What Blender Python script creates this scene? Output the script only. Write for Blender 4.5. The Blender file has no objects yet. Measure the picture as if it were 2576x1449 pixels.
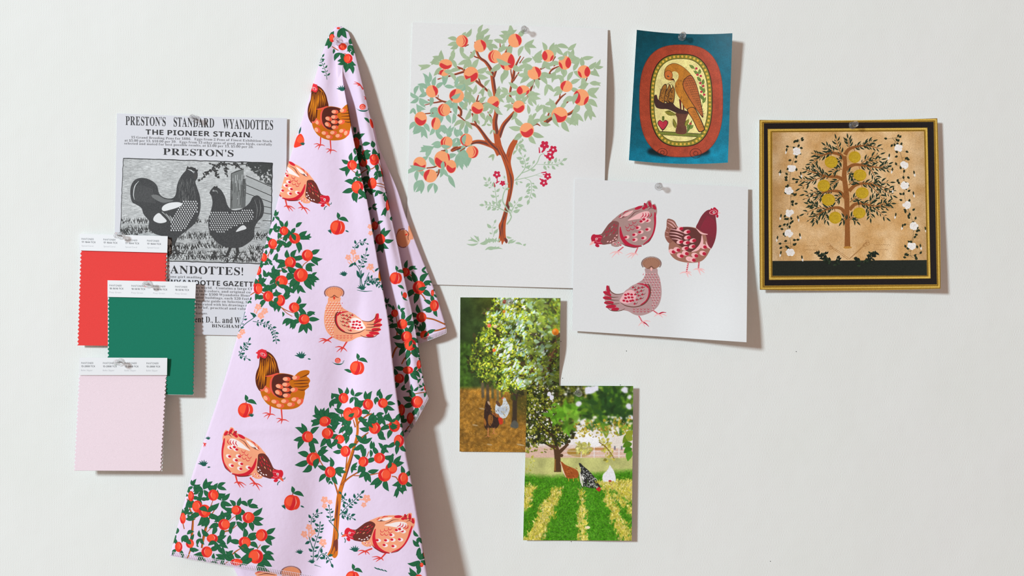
import bpy, bmesh, math, random
import numpy as np
from mathutils import Vector, Matrix

# ---------------------------------------------------------------- camera, light, exposure
S = 0.00046            # metres per photograph pixel at the wall
D = 1.10               # camera distance from the wall
scn = bpy.context.scene
COL = scn.collection
cam_d = bpy.data.cameras.new('camera')
cam_d.sensor_width = 36.0
cam_d.lens = 36.0 * D / (2576 * S)
cam_d.clip_start = 0.01
cam = bpy.data.objects.new('camera', cam_d)
cam.location = (0, -D, 0)
cam.rotation_euler = (math.pi / 2, 0, 0)
COL.objects.link(cam)
scn.camera = cam

world = bpy.data.worlds.new('room_light')
scn.world = world
world.use_nodes = True
bg = world.node_tree.nodes['Background']
bg.inputs[0].default_value = (1.0, 0.72, 0.60, 1)
bg.inputs[1].default_value = 0.36

win = bpy.data.lights.new('window_daylight', 'AREA')
win.shape = 'RECTANGLE'
win.size = 1.0
win.size_y = 1.2
win.energy = 670
win.color = (0.85, 1.0, 1.09)
win_o = bpy.data.objects.new('window_daylight', win)
win_o.location = (-5.75, -5.75, 2.45)
win_o.rotation_euler = (Vector((0, 0, 0)) - win_o.location).to_track_quat('-Z', 'Y').to_euler()
COL.objects.link(win_o)

scn.view_settings.view_transform = 'Standard'
scn.view_settings.look = 'None'
scn.view_settings.gamma = 1.0
scn.view_settings.exposure = 0.0
scn.view_settings.use_curve_mapping = False
scn.cycles.use_denoising = True
scn.cycles.max_bounces = 10
scn.cycles.transmission_bounces = 10
scn.cycles.transparent_max_bounces = 10

# ---------------------------------------------------------------- drawing library for flat prints
def cr(pts, closed=True, n=5):
    """Catmull-Rom curve through the points"""
    p = np.asarray(pts, float)
    if closed:
        a, b, c, d = np.roll(p, 1, 0), p, np.roll(p, -1, 0), np.roll(p, -2, 0)
    else:
        q = np.vstack([2 * p[0] - p[1], p, 2 * p[-1] - p[-2]])
        a, b, c, d = q[:-3], q[1:-2], q[2:-1], q[3:]
    t = (np.arange(n) / n)[None, :, None]
    a, b, c, d = a[:, None], b[:, None], c[:, None], d[:, None]
    r = 0.5 * (2 * b + (c - a) * t + (2 * a - 5 * b + 4 * c - d) * t * t + (3 * b - a - 3 * c + d) * t ** 3)
    r = r.reshape(-1, 2)
    if not closed:
        r = np.vstack([r, p[-1]])
    return r

def vnoise(h, w, cell, seed, octaves=1):
    """smooth value noise in 0..1, h x w, feature size cell texels"""
    rng = np.random.default_rng(seed)
    out = np.zeros((h, w), np.float32)
    amp, tot = 1.0, 0.0
    for o in range(octaves):
        c = max(1.0, cell / 2 ** o)
        gh, gw = int(h / c) + 3, int(w / c) + 3
        g = rng.random((gh, gw)).astype(np.float32)
        y = np.arange(h) / c
        x = np.arange(w) / c
        y0, x0 = y.astype(int), x.astype(int)
        fy, fx = (y - y0)[:, None], (x - x0)[None]
        fy, fx = fy * fy * (3 - 2 * fy), fx * fx * (3 - 2 * fx)
        A = g[y0][:, x0] * (1 - fx) + g[y0][:, x0 + 1] * fx
        B = g[y0 + 1][:, x0] * (1 - fx) + g[y0 + 1][:, x0 + 1] * fx
        out += amp * (A * (1 - fy) + B * fy)
        tot += amp
        amp *= 0.5
    return out / tot

def blur(a, r):
    """three box blurs of radius r texels along both axes"""
    r = int(r)
    if r < 1:
        return a
    for ax in (0, 1):
        for _ in range(3):
            pad = [(0, 0)] * a.ndim
            pad[ax] = (r + 1, r)
            c = np.cumsum(np.pad(a, pad, mode='edge'), axis=ax, dtype=np.float64)
            n = a.shape[ax]
            hi = np.take(c, np.arange(2 * r + 1, 2 * r + 1 + n), axis=ax)
            lo = np.take(c, np.arange(0, n), axis=ax)
            a = ((hi - lo) / (2 * r + 1)).astype(np.float32)
    return a

SUB = 3
class Cv:
    """a drawing in photograph pixel coordinates, k texels per pixel, colours 0..255 sRGB"""
    def __init__(s, x0, y0, x1, y1, k, bg):
        s.x0, s.y0, s.k = x0, y0, k
        s.w, s.h = int(round((x1 - x0) * k)), int(round((y1 - y0) * k))
        s.x1, s.y1 = x0 + s.w / k, y0 + s.h / k
        s.a = np.empty((s.h, s.w, 3), np.float32)
        s.a[:] = np.array(bg, np.float32)
        s.M = np.array([[1, 0, 0], [0, 1, 0]], float)
        s.clip = None
    def crop(s, ox, oy, sc):
        """draw in the coordinates of an enlarged view: photo = o + p / sc"""
        s.M = np.array([[1 / sc, 0, ox], [0, 1 / sc, oy]], float)
        return s
    def place(s, src, dst, rot=0, scale=1, flip=False, sx=1, sy=1):
        """local point src lands on photo point dst"""
        c, n = math.cos(math.radians(rot)) * scale, math.sin(math.radians(rot)) * scale
        f = -1 if flip else 1
        A = np.array([[c * f * sx, -n * sy], [n * f * sx, c * sy]])
        t = np.array(dst) - A @ np.array(src)
        s.M = np.hstack([A, t[:, None]])
        return s
    def ident(s):
        s.M = np.array([[1, 0, 0], [0, 1, 0]], float)
        return s
    def sc(s):
        return math.sqrt(abs(np.linalg.det(s.M[:, :2])))
    def tex(s, p):
        p = np.asarray(p, float).reshape(-1, 2) @ s.M[:, :2].T + s.M[:, 2]
        return (p - (s.x0, s.y0)) * s.k
    def cover(s, polys):
        P, Q = [], []
        for p in polys:
            t = s.tex(p)
            P.append(t)
            Q.append(np.roll(t, -1, 0))
        P, Q = np.vstack(P), np.vstack(Q)
        lo, hi = P.min(0), P.max(0)
        bx0, by0 = max(0, int(lo[0]) - 1), max(0, int(lo[1]) - 1)
        bx1, by1 = min(s.w, int(hi[0]) + 3), min(s.h, int(hi[1]) + 3)
        if bx1 <= bx0 or by1 <= by0:
            return None
        W, H = bx1 - bx0, (by1 - by0) * SUB
        y0, y1 = (P[:, 1] - by0) * SUB, (Q[:, 1] - by0) * SUB
        x0, x1 = P[:, 0] - bx0, Q[:, 0] - bx0
        sg = np.where(y1 > y0, 1.0, -1.0)
        sw = y1 < y0
        y0, y1 = np.where(sw, y1, y0), np.where(sw, y0, y1)
        x0, x1 = np.where(sw, x1, x0), np.where(sw, x0, x1)
        r0 = np.clip(np.ceil(y0 - 0.5), 0, H).astype(int)
        r1 = np.clip(np.ceil(y1 - 0.5), 0, H).astype(int)
        n = r1 - r0
        tot = int(n.sum())
        if tot == 0:
            return None
        e = np.repeat(np.arange(len(n)), n)
        rows = np.arange(tot) - np.repeat(np.cumsum(n) - n, n) + r0[e]
        x = x0[e] + (rows + 0.5 - y0[e]) / (y1[e] - y0[e]) * (x1[e] - x0[e])
        x = np.clip(x, 0, W - 0.001)
        ix = x.astype(int)
        fr = x - ix
        A = np.zeros(H * (W + 1))
        np.add.at(A, rows * (W + 1) + ix, sg[e] * (1 - fr))
        np.add.at(A, rows * (W + 1) + ix + 1, sg[e] * fr)
        c = np.minimum(np.abs(np.cumsum(A.reshape(H, W + 1), 1)[:, :W]), 1)
        c = c.reshape(by1 - by0, SUB, W).mean(1).astype(np.float32)
        return by0, by1, bx0, bx1, c
    def fill(s, polys, col, a=1.0):
        r = s.cover(polys)
        if r is None:
            return
        y0, y1, x0, x1, c = r
        if s.clip is not None:
            c = c * s.clip[y0:y1, x0:x1]
        c = c[..., None] * a
        v = s.a[y0:y1, x0:x1]
        if isinstance(col, np.ndarray) and col.ndim == 3:
            col = col[y0:y1, x0:x1]
        v += (np.asarray(col, np.float32) - v) * c
    def mask(s, polys):
        m = np.zeros((s.h, s.w), np.float32)
        r = s.cover(polys)
        if r is not None:
            m[r[0]:r[1], r[2]:r[3]] = r[4]
        return m
    def poly(s, pts, col, a=1.0):
        s.fill([pts], col, a)
    def blob(s, pts, col, a=1.0, n=5):
        s.fill([cr(pts, True, n)], col, a)
    def ell(s, x, y, rx, ry, col, ang=0, a=1.0, n=20):
        t = np.arange(n) / n * 2 * math.pi
        c, d = math.cos(math.radians(ang)), math.sin(math.radians(ang))
        u, v = rx * np.cos(t), ry * np.sin(t)
        s.fill([np.stack([x + u * c - v * d, y + u * d + v * c], 1)], col, a)
    def line_poly(s, pts, w, smooth=True, n=5):
        """outline of a stroke; w = width, or a list of widths along it"""
        p = np.asarray(pts, float)
        q = cr(p, False, n) if smooth and len(p) > 2 else p
        if np.isscalar(w):
            w = [w, w]
        ww = np.interp(np.linspace(0, 1, len(q)), np.linspace(0, 1, len(w)), w)
        t = np.gradient(q, axis=0)
        t /= np.maximum(np.linalg.norm(t, axis=1), 1e-9)[:, None]
        nrm = np.stack([-t[:, 1], t[:, 0]], 1) * ww[:, None] / 2
        return np.vstack([q + nrm, (q - nrm)[::-1]])
    def line(s, pts, w, col, a=1.0, smooth=True, n=5):
        s.fill([s.line_poly(pts, w, smooth, n)], col, a)
    def leaf(s, x0, y0, x1, y1, w, col, bend=0.0, a=1.0, peak=0.42):
        """pointed leaf from base to tip; w = full width, bend = sideways bow as a share of its length"""
        s.fill([leaf_pts(x0, y0, x1, y1, w, bend, peak)], col, a)

_LT = np.linspace(0, 1, 8)
def leaf_pts(x0, y0, x1, y1, w, bend=0.0, peak=0.42):
    d = np.array([x1 - x0, y1 - y0], float)
    nrm = np.array([-d[1], d[0]])
    t = _LT[:, None]
    mid = np.array([x0, y0]) + d * t + nrm * (bend * 4 * t * (1 - t))
    prof = np.where(_LT < peak, np.abs(np.sin(_LT / peak * math.pi / 2)) ** 0.8, np.cos(np.clip((_LT - peak) / (1 - peak), 0, 1) * math.pi / 2))
    L = max(np.linalg.norm(d), 1e-6)
    off = nrm / L * (prof * w / 2)[:, None]
    return np.vstack([mid + off, (mid - off)[::-1]])

def lerp(a, b, t):
    return tuple(np.array(a, float) * (1 - t) + np.array(b, float) * t)

# ---------------------------------------------------------------- the printed tea towel
GR, GR2 = (42, 104, 66), (26, 80, 56)
APR, APL, APD = (240, 66, 44), (252, 98, 62), (214, 34, 46)
BRN, ORB = (118, 56, 44), (206, 110, 32)
PCH, RED, DBR, WHT = (247, 166, 126), (216, 38, 54), (110, 52, 44), (250, 236, 232)
SPG, FLW = (34, 92, 78), (250, 172, 146)
ZD, ZE, ZF, ZG, ZH = (680, 40, 4.0265), (640, 380, 4.2611), (900, 540, 2.5), (600, 680, 3.6225), (410, 1040, 3.5429)

def apple(cv, x, y, rx, ry=None, seed=0):
    ry = ry or rx
    rng = random.Random(int(x * 7 + y * 13) + seed)
    t = rng.random() * 6.28
    cv.ell(x, y, rx, ry, APR, n=24)
    c, s = math.cos(t), math.sin(t)
    cv.ell(x + 0.25 * rx * c, y + 0.25 * ry * s, 0.62 * rx, 0.66 * ry, APL, a=0.75)
    side = rng.choice((-1, 1))
    pts = [(x + side * rx * 0.15, y - ry * 0.85), (x + side * rx * 0.55, y - ry * 0.2), (x + side * rx * 0.35, y + ry * 0.45), (x - side * rx * 0.05, y + ry * 0.8)]
    back = [(x + side * rx * 0.5, y + ry * 0.75), (x + side * rx * 0.9, y + ry * 0.1), (x + side * rx * 0.65, y - ry * 0.6)]
    cv.blob(pts + back, APD, 0.85)
    cv.line([(x + side * rx * 0.05, y - ry * 0.8), (x + side * rx * 0.42, y - ry * 0.2), (x + side * rx * 0.25, y + ry * 0.5)], [0, rx * 0.10, 0], (255, 200, 180), 0.9)

def tleaf(cv, x0, y0, x1, y1, w, bend):
    cv.leaf(x0, y0, x1, y1, w * 1.12, GR2, bend)
    cv.leaf(x0 + 0.02 * (x1 - x0), y0 + 0.02 * (y1 - y0), x0 + 0.97 * (x1 - x0), y0 + 0.97 * (y1 - y0), w * 0.92, GR, bend)

def cluster(cv, x, y, r, angs, L=1.95, fruit=True):
    """leaves fanned round a fruit; angs 'angle[:length]' in degrees, y down"""
    rng = random.Random(int(x * 3 + y * 5))
    for q in angs.split():
        a, _, l = q.partition(':')
        l = float(l) if l else 1.0
        if not fruit and rng.random() < 0.22:
            continue
        a = math.radians(float(a) + rng.uniform(-7, 7))
        R = r * (0.62 if fruit else 0.08)
        ln = (L if fruit else 1.95) * r * l * rng.uniform(0.9, 1.15)
        x0, y0 = x + R * math.cos(a), y + R * math.sin(a)
        a2 = a + rng.uniform(-0.3, 0.3)
        tleaf(cv, x0, y0, x0 + ln * math.cos(a2), y0 + ln * math.sin(a2), r * 0.76 * (0.6 + 0.4 * l), rng.uniform(-0.2, 0.2))

def branch(cv, pts, w):
    cv.line(pts, w, BRN)
    p = np.asarray(pts, float)
    w = np.atleast_1d(w)
    cv.line(p + (w.max() * 0.12, 0), list(w * 0.55) if len(w) > 1 else float(w[0]) * 0.55, ORB)

def fruit_tree(cv, Z, branches, apples, front=()):
    cv.crop(*Z)
    for pts, w in branches:
        branch(cv, pts, w)
    for ap in apples:
        cluster(cv, ap[0], ap[1], max(ap[2], 0.8 * (ap[3] or ap[2])), ap[4], fruit=ap[2] > 1)
    for ap in apples:
        if ap[2] > 1:
            apple(cv, *ap[:4])
    for f in front:
        tleaf(cv, *f)

def sprig(cv, stem, n, ll, w=3.0, col=SPG, start=0.15, lw=0.5, side=60):
    q = cr(stem, False, 8)
    cv.line(stem, w, col)
    for i in range(n):
        t = start + (1 - start) * i / max(1, n - 1)
        k = min(len(q) - 2, int(t * (len(q) - 1)))
        p, d = q[k], q[k + 1] - q[k]
        a = math.atan2(d[1], d[0])
        for sg in ((-1, 1) if i < n - 1 else (0,)):
            b = a + sg * math.radians(side)
            l = ll * (0.8 + 0.3 * math.sin(3 * i + sg))
            s0 = 0.15 * ll
            cv.leaf(p[0] + s0 * math.cos(b), p[1] + s0 * math.sin(b), p[0] + (s0 + l) * math.cos(b), p[1] + (s0 + l) * math.sin(b), l * lw, col, 0.08 * sg)

def flower(cv, x, y, r, col=FLW, hole=None):
    for k in range(5):
        a = 2 * math.pi * k / 5 + 0.4
        cv.ell(x + 0.62 * r * math.cos(a), y + 0.62 * r * math.sin(a), 0.5 * r, 0.42 * r, col, math.degrees(a))
    if hole:
        cv.ell(x, y, 0.28 * r, 0.28 * r, hole)

def tuft(cv, x, y, s, col=SPG):
    for dx, dy, b in ((-60, -8, .1), (-45, -30, .05), (-22, -42, 0), (2, -46, 0), (26, -34, -.05), (40, -16, -.1)):
        cv.leaf(x + dx * 0.15 * s, y + 8 * s, x + dx * s, y + dy * s, 13 * s, col, b)
    cv.ell(x, y + 6 * s, 22 * s, 10 * s, col)

def snail(cv, x, y, s):
    cv.blob([(x - 60 * s, y + 10 * s), (x - 30 * s, y + 26 * s), (x + 30 * s, y + 30 * s), (x + 60 * s, y + 14 * s), (x + 30 * s, y + 40 * s), (x - 20 * s, y + 38 * s)], SPG)
    cv.ell(x, y, 28 * s, 26 * s, APR)
    t = np.linspace(0, 11, 30)
    cv.line(np.stack([x + (22 - 1.8 * t) * s * np.cos(t), y + (22 - 1.8 * t) * s * np.sin(t)], 1), 4 * s, (255, 200, 190), n=2)
    cv.line([(x + 45 * s, y + 18 * s), (x + 62 * s, y)], 4 * s, SPG)

def single_apple(cv, x, y, r, tilt=0, grass=True):
    cv.line([(x + 2, y - 0.8 * r), (x + 6, y - 1.25 * r)], r * 0.1, BRN)
    tleaf(cv, x + 6, y - 1.2 * r, x - 0.05 * r, y - 2.1 * r, r * 0.45, 0.1)
    tleaf(cv, x + 6, y - 1.2 * r, x + 1.5 * r, y - 0.75 * r, r * 0.5, -0.15)
    cv.ell(x - 0.12 * r, y, r * 0.92, r, APR)
    cv.ell(x + 0.35 * r, y, r * 0.65, r * 0.9, APR)
    cv.ell(x - 0.3 * r, y - 0.15 * r, r * 0.55, r * 0.6, APL, a=0.8)
    cv.blob([(x + 0.2 * r, y - 0.8 * r), (x + 0.4 * r, y), (x + 0.1 * r, y + 0.8 * r), (x - 0.4 * r, y + 0.9 * r), (x - 0.1 * r, y + 0.2 * r)], APD, 0.8)
    cv.line([(x + 0.35 * r, y - 0.8 * r), (x + 0.5 * r, y), (x + 0.2 * r, y + 0.75 * r)], [0, r * 0.1, 0], (255, 190, 170))
    if grass:
        for k in range(4):
            cv.leaf(x - r * 0.9, y + r * (0.75 + 0.05 * k), x - r * (1.4 - 0.12 * k), y + r * (0.35 - 0.06 * k), r * 0.16, SPG)
        cv.leaf(x + r * 1.05, y + r * 0.4, x + r * 1.55, y + r * 0.62, r * 0.2, SPG)

def foot(cv, x0, y0, x1, y1, toes, w, col=(226, 66, 58), band=None):
    cv.line([(x0, y0), (x1, y1)], [w * 1.2, w], col, smooth=False)
    if band:
        for k in range(6):
            t = (k + 0.5) / 6
            cv.ell(x0 + (x1 - x0) * t, y0 + (y1 - y0) * t, w * 0.55, w * 0.3, band)
    for tx, ty in toes:
        mx, my = (x1 + tx) / 2, (y1 + ty) / 2 - abs(tx - x1) * 0.12
        cv.line([(x1, y1), (mx, my), (tx, ty)], [w, w * 0.8, w * 0.25], band if band and (tx + ty) % 2 else col)

def brown_hen(cv):
    """in the coordinates of view G"""
    foot(cv, 290, 1235, 288, 1312, [(218, 1305), (230, 1338), (262, 1358), (336, 1324)], 11)
    foot(cv, 390, 1260, 398, 1362, [(342, 1352), (352, 1388), (388, 1402), (460, 1380)], 11)
    O, DO = (200, 108, 22), (98, 45, 25)
    cv.blob([(200, 1085), (208, 1135), (228, 1175), (262, 1216), (312, 1246), (372, 1264), (432, 1268), (500, 1262), (552, 1240), (585, 1200), (600, 1150), (603, 1100), (560, 1010), (500, 960), (440, 943), (370, 938), (290, 950), (230, 1000)], O)
    cv.blob([(505, 968), (545, 930), (580, 914), (620, 909), (647, 918), (642, 945), (622, 965), (642, 984), (653, 1008), (640, 1036), (642, 1062), (610, 1090), (590, 1112), (520, 1090), (470, 1060), (470, 1000)], O)
    for p in ([(560, 980), (605, 962), (640, 940)], [(500, 1010), (570, 1005), (640, 1000)], [(505, 1035), (575, 1032), (632, 1030)], [(510, 1060), (580, 1062), (636, 1052)], [(530, 1085), (580, 1092), (612, 1086)]):
        cv.line(p, [3, 9, 5], DO)
    cv.blob([(306, 1000), (325, 962), (380, 945), (440, 945), (500, 965), (520, 985), (470, 1005), (458, 1030), (480, 1058), (502, 1080), (490, 1104), (470, 1128), (440, 1155), (400, 1166), (352, 1152), (316, 1112), (303, 1060)], (92, 42, 34))
    cv.blob([(335, 950), (295, 985), (284, 1040), (290, 1090), (318, 1135), (372, 1166), (330, 1132), (306, 1085), (302, 1030), (312, 985)], (236, 92, 74))
    for x, y, a in ((430, 990, 0), (515, 978, -10), (365, 1056, 25), (425, 1040, 0), (425, 1088, 0), (498, 1088, -20), (358, 1112, 40), (430, 1140, -5), (255, 1092, 60), (250, 1165, 50), (326, 1196, 10), (415, 1192, -5), (508, 1175, -15), (555, 1196, -60), (372, 1232, 5), (470, 1222, -10)):
        cv.ell(x + 12, y + 2, 34, 21, (238, 98, 66), a)
        cv.ell(x - 4, y, 23, 17, (252, 172, 136), a)
    cv.blob([(193, 800), (186, 870), (166, 920), (155, 972), (158, 1030), (175, 1075), (200, 1102), (236, 1080), (250, 1050), (256, 1000), (262, 968), (300, 958), (340, 946), (372, 936), (360, 880), (346, 830), (320, 785), (290, 755), (255, 738), (222, 744), (200, 770)], DO)
    for k, (x0, y0, x1, y1) in enumerate(((205, 820, 172, 990), (208, 840, 180, 1050), (222, 810, 198, 1020), (225, 870, 205, 1075), (240, 820, 222, 1040), (255, 800, 238, 980), (265, 830, 250, 960), (270, 790, 268, 940), (285, 800, 290, 945), (295, 780, 312, 930), (310, 830, 330, 935), (312, 790, 345, 915), (270, 765, 310, 800), (190, 900, 165, 1000), (235, 900, 230, 1060))):
        cv.line([(x0, y0), ((x0 + x1) / 2 + 4, (y0 + y1) / 2), (x1, y1)], [3, 10, 2], (220, 130, 28))
    cv.blob([(238, 966), (300, 968), (366, 944), (352, 936), (300, 952)], (238, 92, 70))
    cv.blob([(196, 1084), (222, 1082), (245, 1050), (250, 1065), (232, 1096), (206, 1102)], (240, 110, 84))
    cv.blob([(157, 752), (172, 742), (180, 730), (198, 722), (214, 717), (232, 723), (256, 730), (252, 742), (262, 770), (246, 800), (222, 800), (198, 786), (188, 802), (176, 806), (168, 790), (174, 766)], (228, 52, 62))
    cv.ell(222, 766, 26, 14, (252, 190, 190), 25)
    cv.ell(220, 766, 20, 10, (224, 44, 58), 25)
    cv.ell(216, 763, 7, 7, (255, 235, 230))
    cv.ell(216, 763, 4, 4, (60, 20, 20))

def pecking_hen(cv, B=PCH, N=DBR, R=RED, W=WHT, FT=(226, 66, 58), band=None, K=DBR):
    """in the coordinates of view H; head down to the right"""
    foot(cv, 645, 545, 662, 612, [(634, 624), (690, 664), (742, 642), (722, 662)], 12, FT, band)
    foot(cv, 775, 572, 822, 624, [(770, 632), (800, 650), (862, 686), (886, 656)], 12, FT, band)
    cv.blob([(540, 180), (560, 148), (585, 158), (602, 124), (628, 132), (645, 166), (692, 190), (740, 213), (790, 240), (850, 285), (890, 330), (918, 372), (900, 440), (890, 560), (862, 582), (820, 578), (790, 552), (740, 562), (680, 556), (620, 532), (570, 500), (540, 450), (526, 390), (528, 320), (534, 260), (530, 220)], B)
    cv.line([(548, 222), (540, 270), (530, 330), (532, 400), (552, 460), (604, 522)], [10, 20, 16, 14, 14, 6], R)
    cv.line([(536, 440), (560, 488), (606, 530)], [3, 8, 3], K)
    for x, y, a, rx in ((604, 160, -60, 30), (562, 178, -50, 26), (640, 176, -50, 26), (700, 206, 30, 36), (650, 200, 40, 20)):
        cv.ell(x, y, rx, 13, R, a)
    for p in ([(552, 196), (590, 190), (612, 212)], [(588, 165), (612, 180), (628, 200)], [(628, 148), (640, 168), (662, 186)]):
        cv.line(p, [2, 6, 2], K)
    cv.blob([(600, 226), (640, 228), (690, 256), (730, 290), (776, 334), (724, 318), (668, 300), (622, 282), (596, 256)], W)
    cv.blob([(740, 238), (780, 256), (820, 290), (850, 322), (806, 306), (770, 280)], W)
    for k in range(4):
        x = 582 + 24 * k
        cv.line([(x, 232 + 4 * k), (x - 6, 256 + 4 * k), (x + 12, 278 + 5 * k)], [3, 9, 3], R)
    for p in ([(680, 228), (726, 254), (752, 292), (776, 316)], [(786, 296), (820, 314), (852, 330)], [(806, 300), (822, 306), (830, 322)]):
        cv.line(p, [2, 7, 2], K)
    for p in ([(782, 248), (812, 262), (826, 290)], [(846, 290), (850, 310), (862, 322)]):
        cv.line(p, [3, 8, 2], R)
    for x, y in ((604, 306), (656, 322), (592, 384), (680, 384), (652, 418), (616, 466), (692, 494), (768, 484), (700, 450), (634, 300)):
        cv.ell(x - 8, y - 2, 25, 17, W, 25)
        cv.ell(x + 2, y, 14, 11, R, 25)
    for x, y in ((716, 336), (742, 362), (722, 396), (756, 412), (770, 388), (700, 362)):
        cv.line([(x - 18, y - 12), (x - 8, y + 10), (x + 10, y + 10), (x + 20, y - 4)], [2, 5, 5, 2], R)
    cv.line([(616, 536), (680, 552), (750, 538), (800, 490), (822, 440), (832, 400)], [8, 26, 34, 30, 20, 8], R)
    cv.line([(612, 540), (690, 560), (760, 556), (790, 540)], [2, 8, 8, 2], K)
    for x, y in ((822, 542), (850, 560), (800, 562), (868, 545)):
        cv.ell(x, y, 11, 7, W, 20)
        cv.ell(x + 2, y, 6, 5, R)
    cv.blob([(852, 364), (900, 358), (936, 390), (962, 440), (986, 488), (1018, 508), (1008, 560), (964, 582), (920, 572), (880, 556), (840, 520), (838, 470), (845, 410)], N)
    for x, y in ((870, 400), (890, 395), (905, 415), (925, 430), (885, 430), (905, 450), (930, 460), (950, 470), (880, 465), (910, 485), (940, 495), (960, 510), (870, 440), (990, 510)):
        cv.leaf(x - 8, y - 14, x + 6, y + 12, 8, R if (x + y) % 3 else B)
    for x, y in ((850, 480), (864, 505), (850, 515), (876, 530), (896, 545), (920, 548), (870, 550)):
        cv.ell(x, y, 9, 5, W, 40)
    cv.blob([(975, 512), (1012, 502), (1046, 512), (1064, 545), (1060, 572), (1030, 584), (992, 584), (962, 576), (984, 556)], R)
    cv.blob([(1028, 514), (1048, 503), (1066, 514), (1072, 540), (1064, 560), (1046, 548)], R)
    cv.blob([(1036, 566), (1062, 574), (1074, 606), (1048, 592)], (240, 96, 66) if band is None else (250, 186, 180))
    cv.line([(980, 524), (1008, 528), (1030, 556), (1004, 570), (980, 562)], 6, lerp(R, W, 0.45))
    cv.ell(1022, 541, 11, 11, W)
    cv.ell(1022, 541, 5, 5, K)
    cv.ell(1006, 598, 20, 14, R, -15)
    if band is None:
        cv.line([(1066, 584), (1084, 584), (1088, 568)], 6, SPG)
        cv.line([(1044, 604), (1026, 618), (1020, 640)], 7, SPG)

def crested_hen(cv, B=PCH, N=DBR, R=RED, W=WHT, C=(238, 152, 108), FT=(226, 66, 58), band=None, K=DBR, two=False):
    """in the coordinates of view G"""
    foot(cv, 868, 598, 808, 638, [(730, 656), (738, 625), (768, 670), (848, 660)], 12, FT, band)
    foot(cv, 992, 642, 952, 706, [(880, 702), (894, 745), (930, 748), (990, 740)], 12, FT, band)
    cv.blob([(826, 245), (814, 292), (796, 332), (783, 400), (780, 460), (790, 522), (815, 572), (860, 612), (920, 640), (980, 651), (1030, 640), (1085, 612), (1140, 604), (1195, 602), (1250, 592), (1282, 548), (1296, 490), (1284, 430), (1254, 392), (1234, 440), (1186, 464), (1120, 452), (1060, 402), (1000, 372), (952, 342), (926, 292), (926, 245)], B)
    for x, y, a, rx in ((1262, 428, -75, 38), (1270, 462, -25, 40), (1270, 500, -5, 40), (1255, 540, 0, 44), (1236, 572, 5, 48), (1198, 596, 5, 36)):
        cv.ell(x, y, rx, 15, R, a)
    for p in ([(1116, 458), (1190, 468), (1240, 440), (1258, 396)], [(1170, 492), (1230, 492), (1280, 458)], [(1164, 520), (1230, 516), (1290, 498)], [(1160, 545), (1230, 552), (1288, 530)], [(1110, 590), (1150, 608), (1230, 608), (1272, 580)]):
        cv.line(p, [3, 8, 4], K)
    cv.blob([(905, 392), (960, 374), (1010, 378), (1060, 408), (1110, 440), (1150, 500), (1160, 530), (1120, 556), (1050, 574), (970, 568), (915, 530), (888, 470)], lerp(B, W, 0.15))
    cv.blob([(1020, 450), (1060, 430), (1110, 450), (1140, 490), (1156, 528), (1100, 548), (1040, 530), (1010, 490)], W)
    for x, y in ((1050, 470), (1080, 465), (1105, 472), (1045, 495), (1075, 495), (1105, 500), (1060, 525), (1090, 528), (1120, 522), (1040, 520)):
        cv.ell(x, y, 13, 9, R, -10)
    for x, y in ((940, 400), (975, 405), (1005, 420), (1025, 400), (950, 430), (985, 440), (940, 460), (975, 470), (1005, 460), (955, 495), (990, 505), (1010, 540)):
        cv.line([(x - 16, y - 4), (x, y + 10), (x + 16, y - 6)], [2, 6, 2], K)
        cv.ell(x + 14, y + 10, 9, 7, R)
    cv.line([(1000, 376), (930, 386), (900, 410)], [4, 18, 16], R)
    cv.line([(898, 400), (890, 460), (912, 520), (970, 560)], [8, 16, 18, 6], R)
    cv.line([(930, 380), (896, 388), (880, 440), (894, 500), (940, 552), (1020, 576), (1100, 566), (1150, 540)], [3, 12, 12, 10, 9, 8, 8, 3], K)
    rng = random.Random(5)
    for y in range(290, 640, 22):
        for x in range(796, 930, 26):
            xx, yy = x + (y // 22 % 2) * 13 + rng.uniform(-3, 3), y
            lim = 790 if y < 520 else 790 + (y - 520) * 0.9
            if xx < lim or (y > 380 and xx > 876) or (y < 330 and xx < 815):
                continue
            cv.ell(xx, yy, 5, 4, W)
            cv.leaf(xx + 2, yy + 4, xx + 6, yy + 15, 6, R)
    for x in range(900, 1060, 32):
        for y in (596, 616):
            cv.line([(x - 10, y - 6), (x, y + 4), (x + 10, y - 8)], [2, 4, 2], R)
    cv.ell(872, 203, 82, 51, C)
    for k in range(30):
        a = math.radians(150 + k * 240 / 29)
        x, y = 872 + 80 * math.cos(a), 205 + 50 * math.sin(a)
        cv.leaf(x, y, x + 14 * math.cos(a), y + 14 * math.sin(a), 8, K, peak=0.6)
        if k % 2:
            cv.ell(872 + 68 * math.cos(a), 205 + 40 * math.sin(a), 3, 3, K, a=0.6)
    cv.line([(834, 246), (856, 242), (872, 228), (892, 242), (914, 250)], [3, 6, 7, 6, 3], K)
    cv.leaf(872, 236, 872, 270, 20, (222, 66, 44) if band is None else (250, 186, 180))

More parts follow.
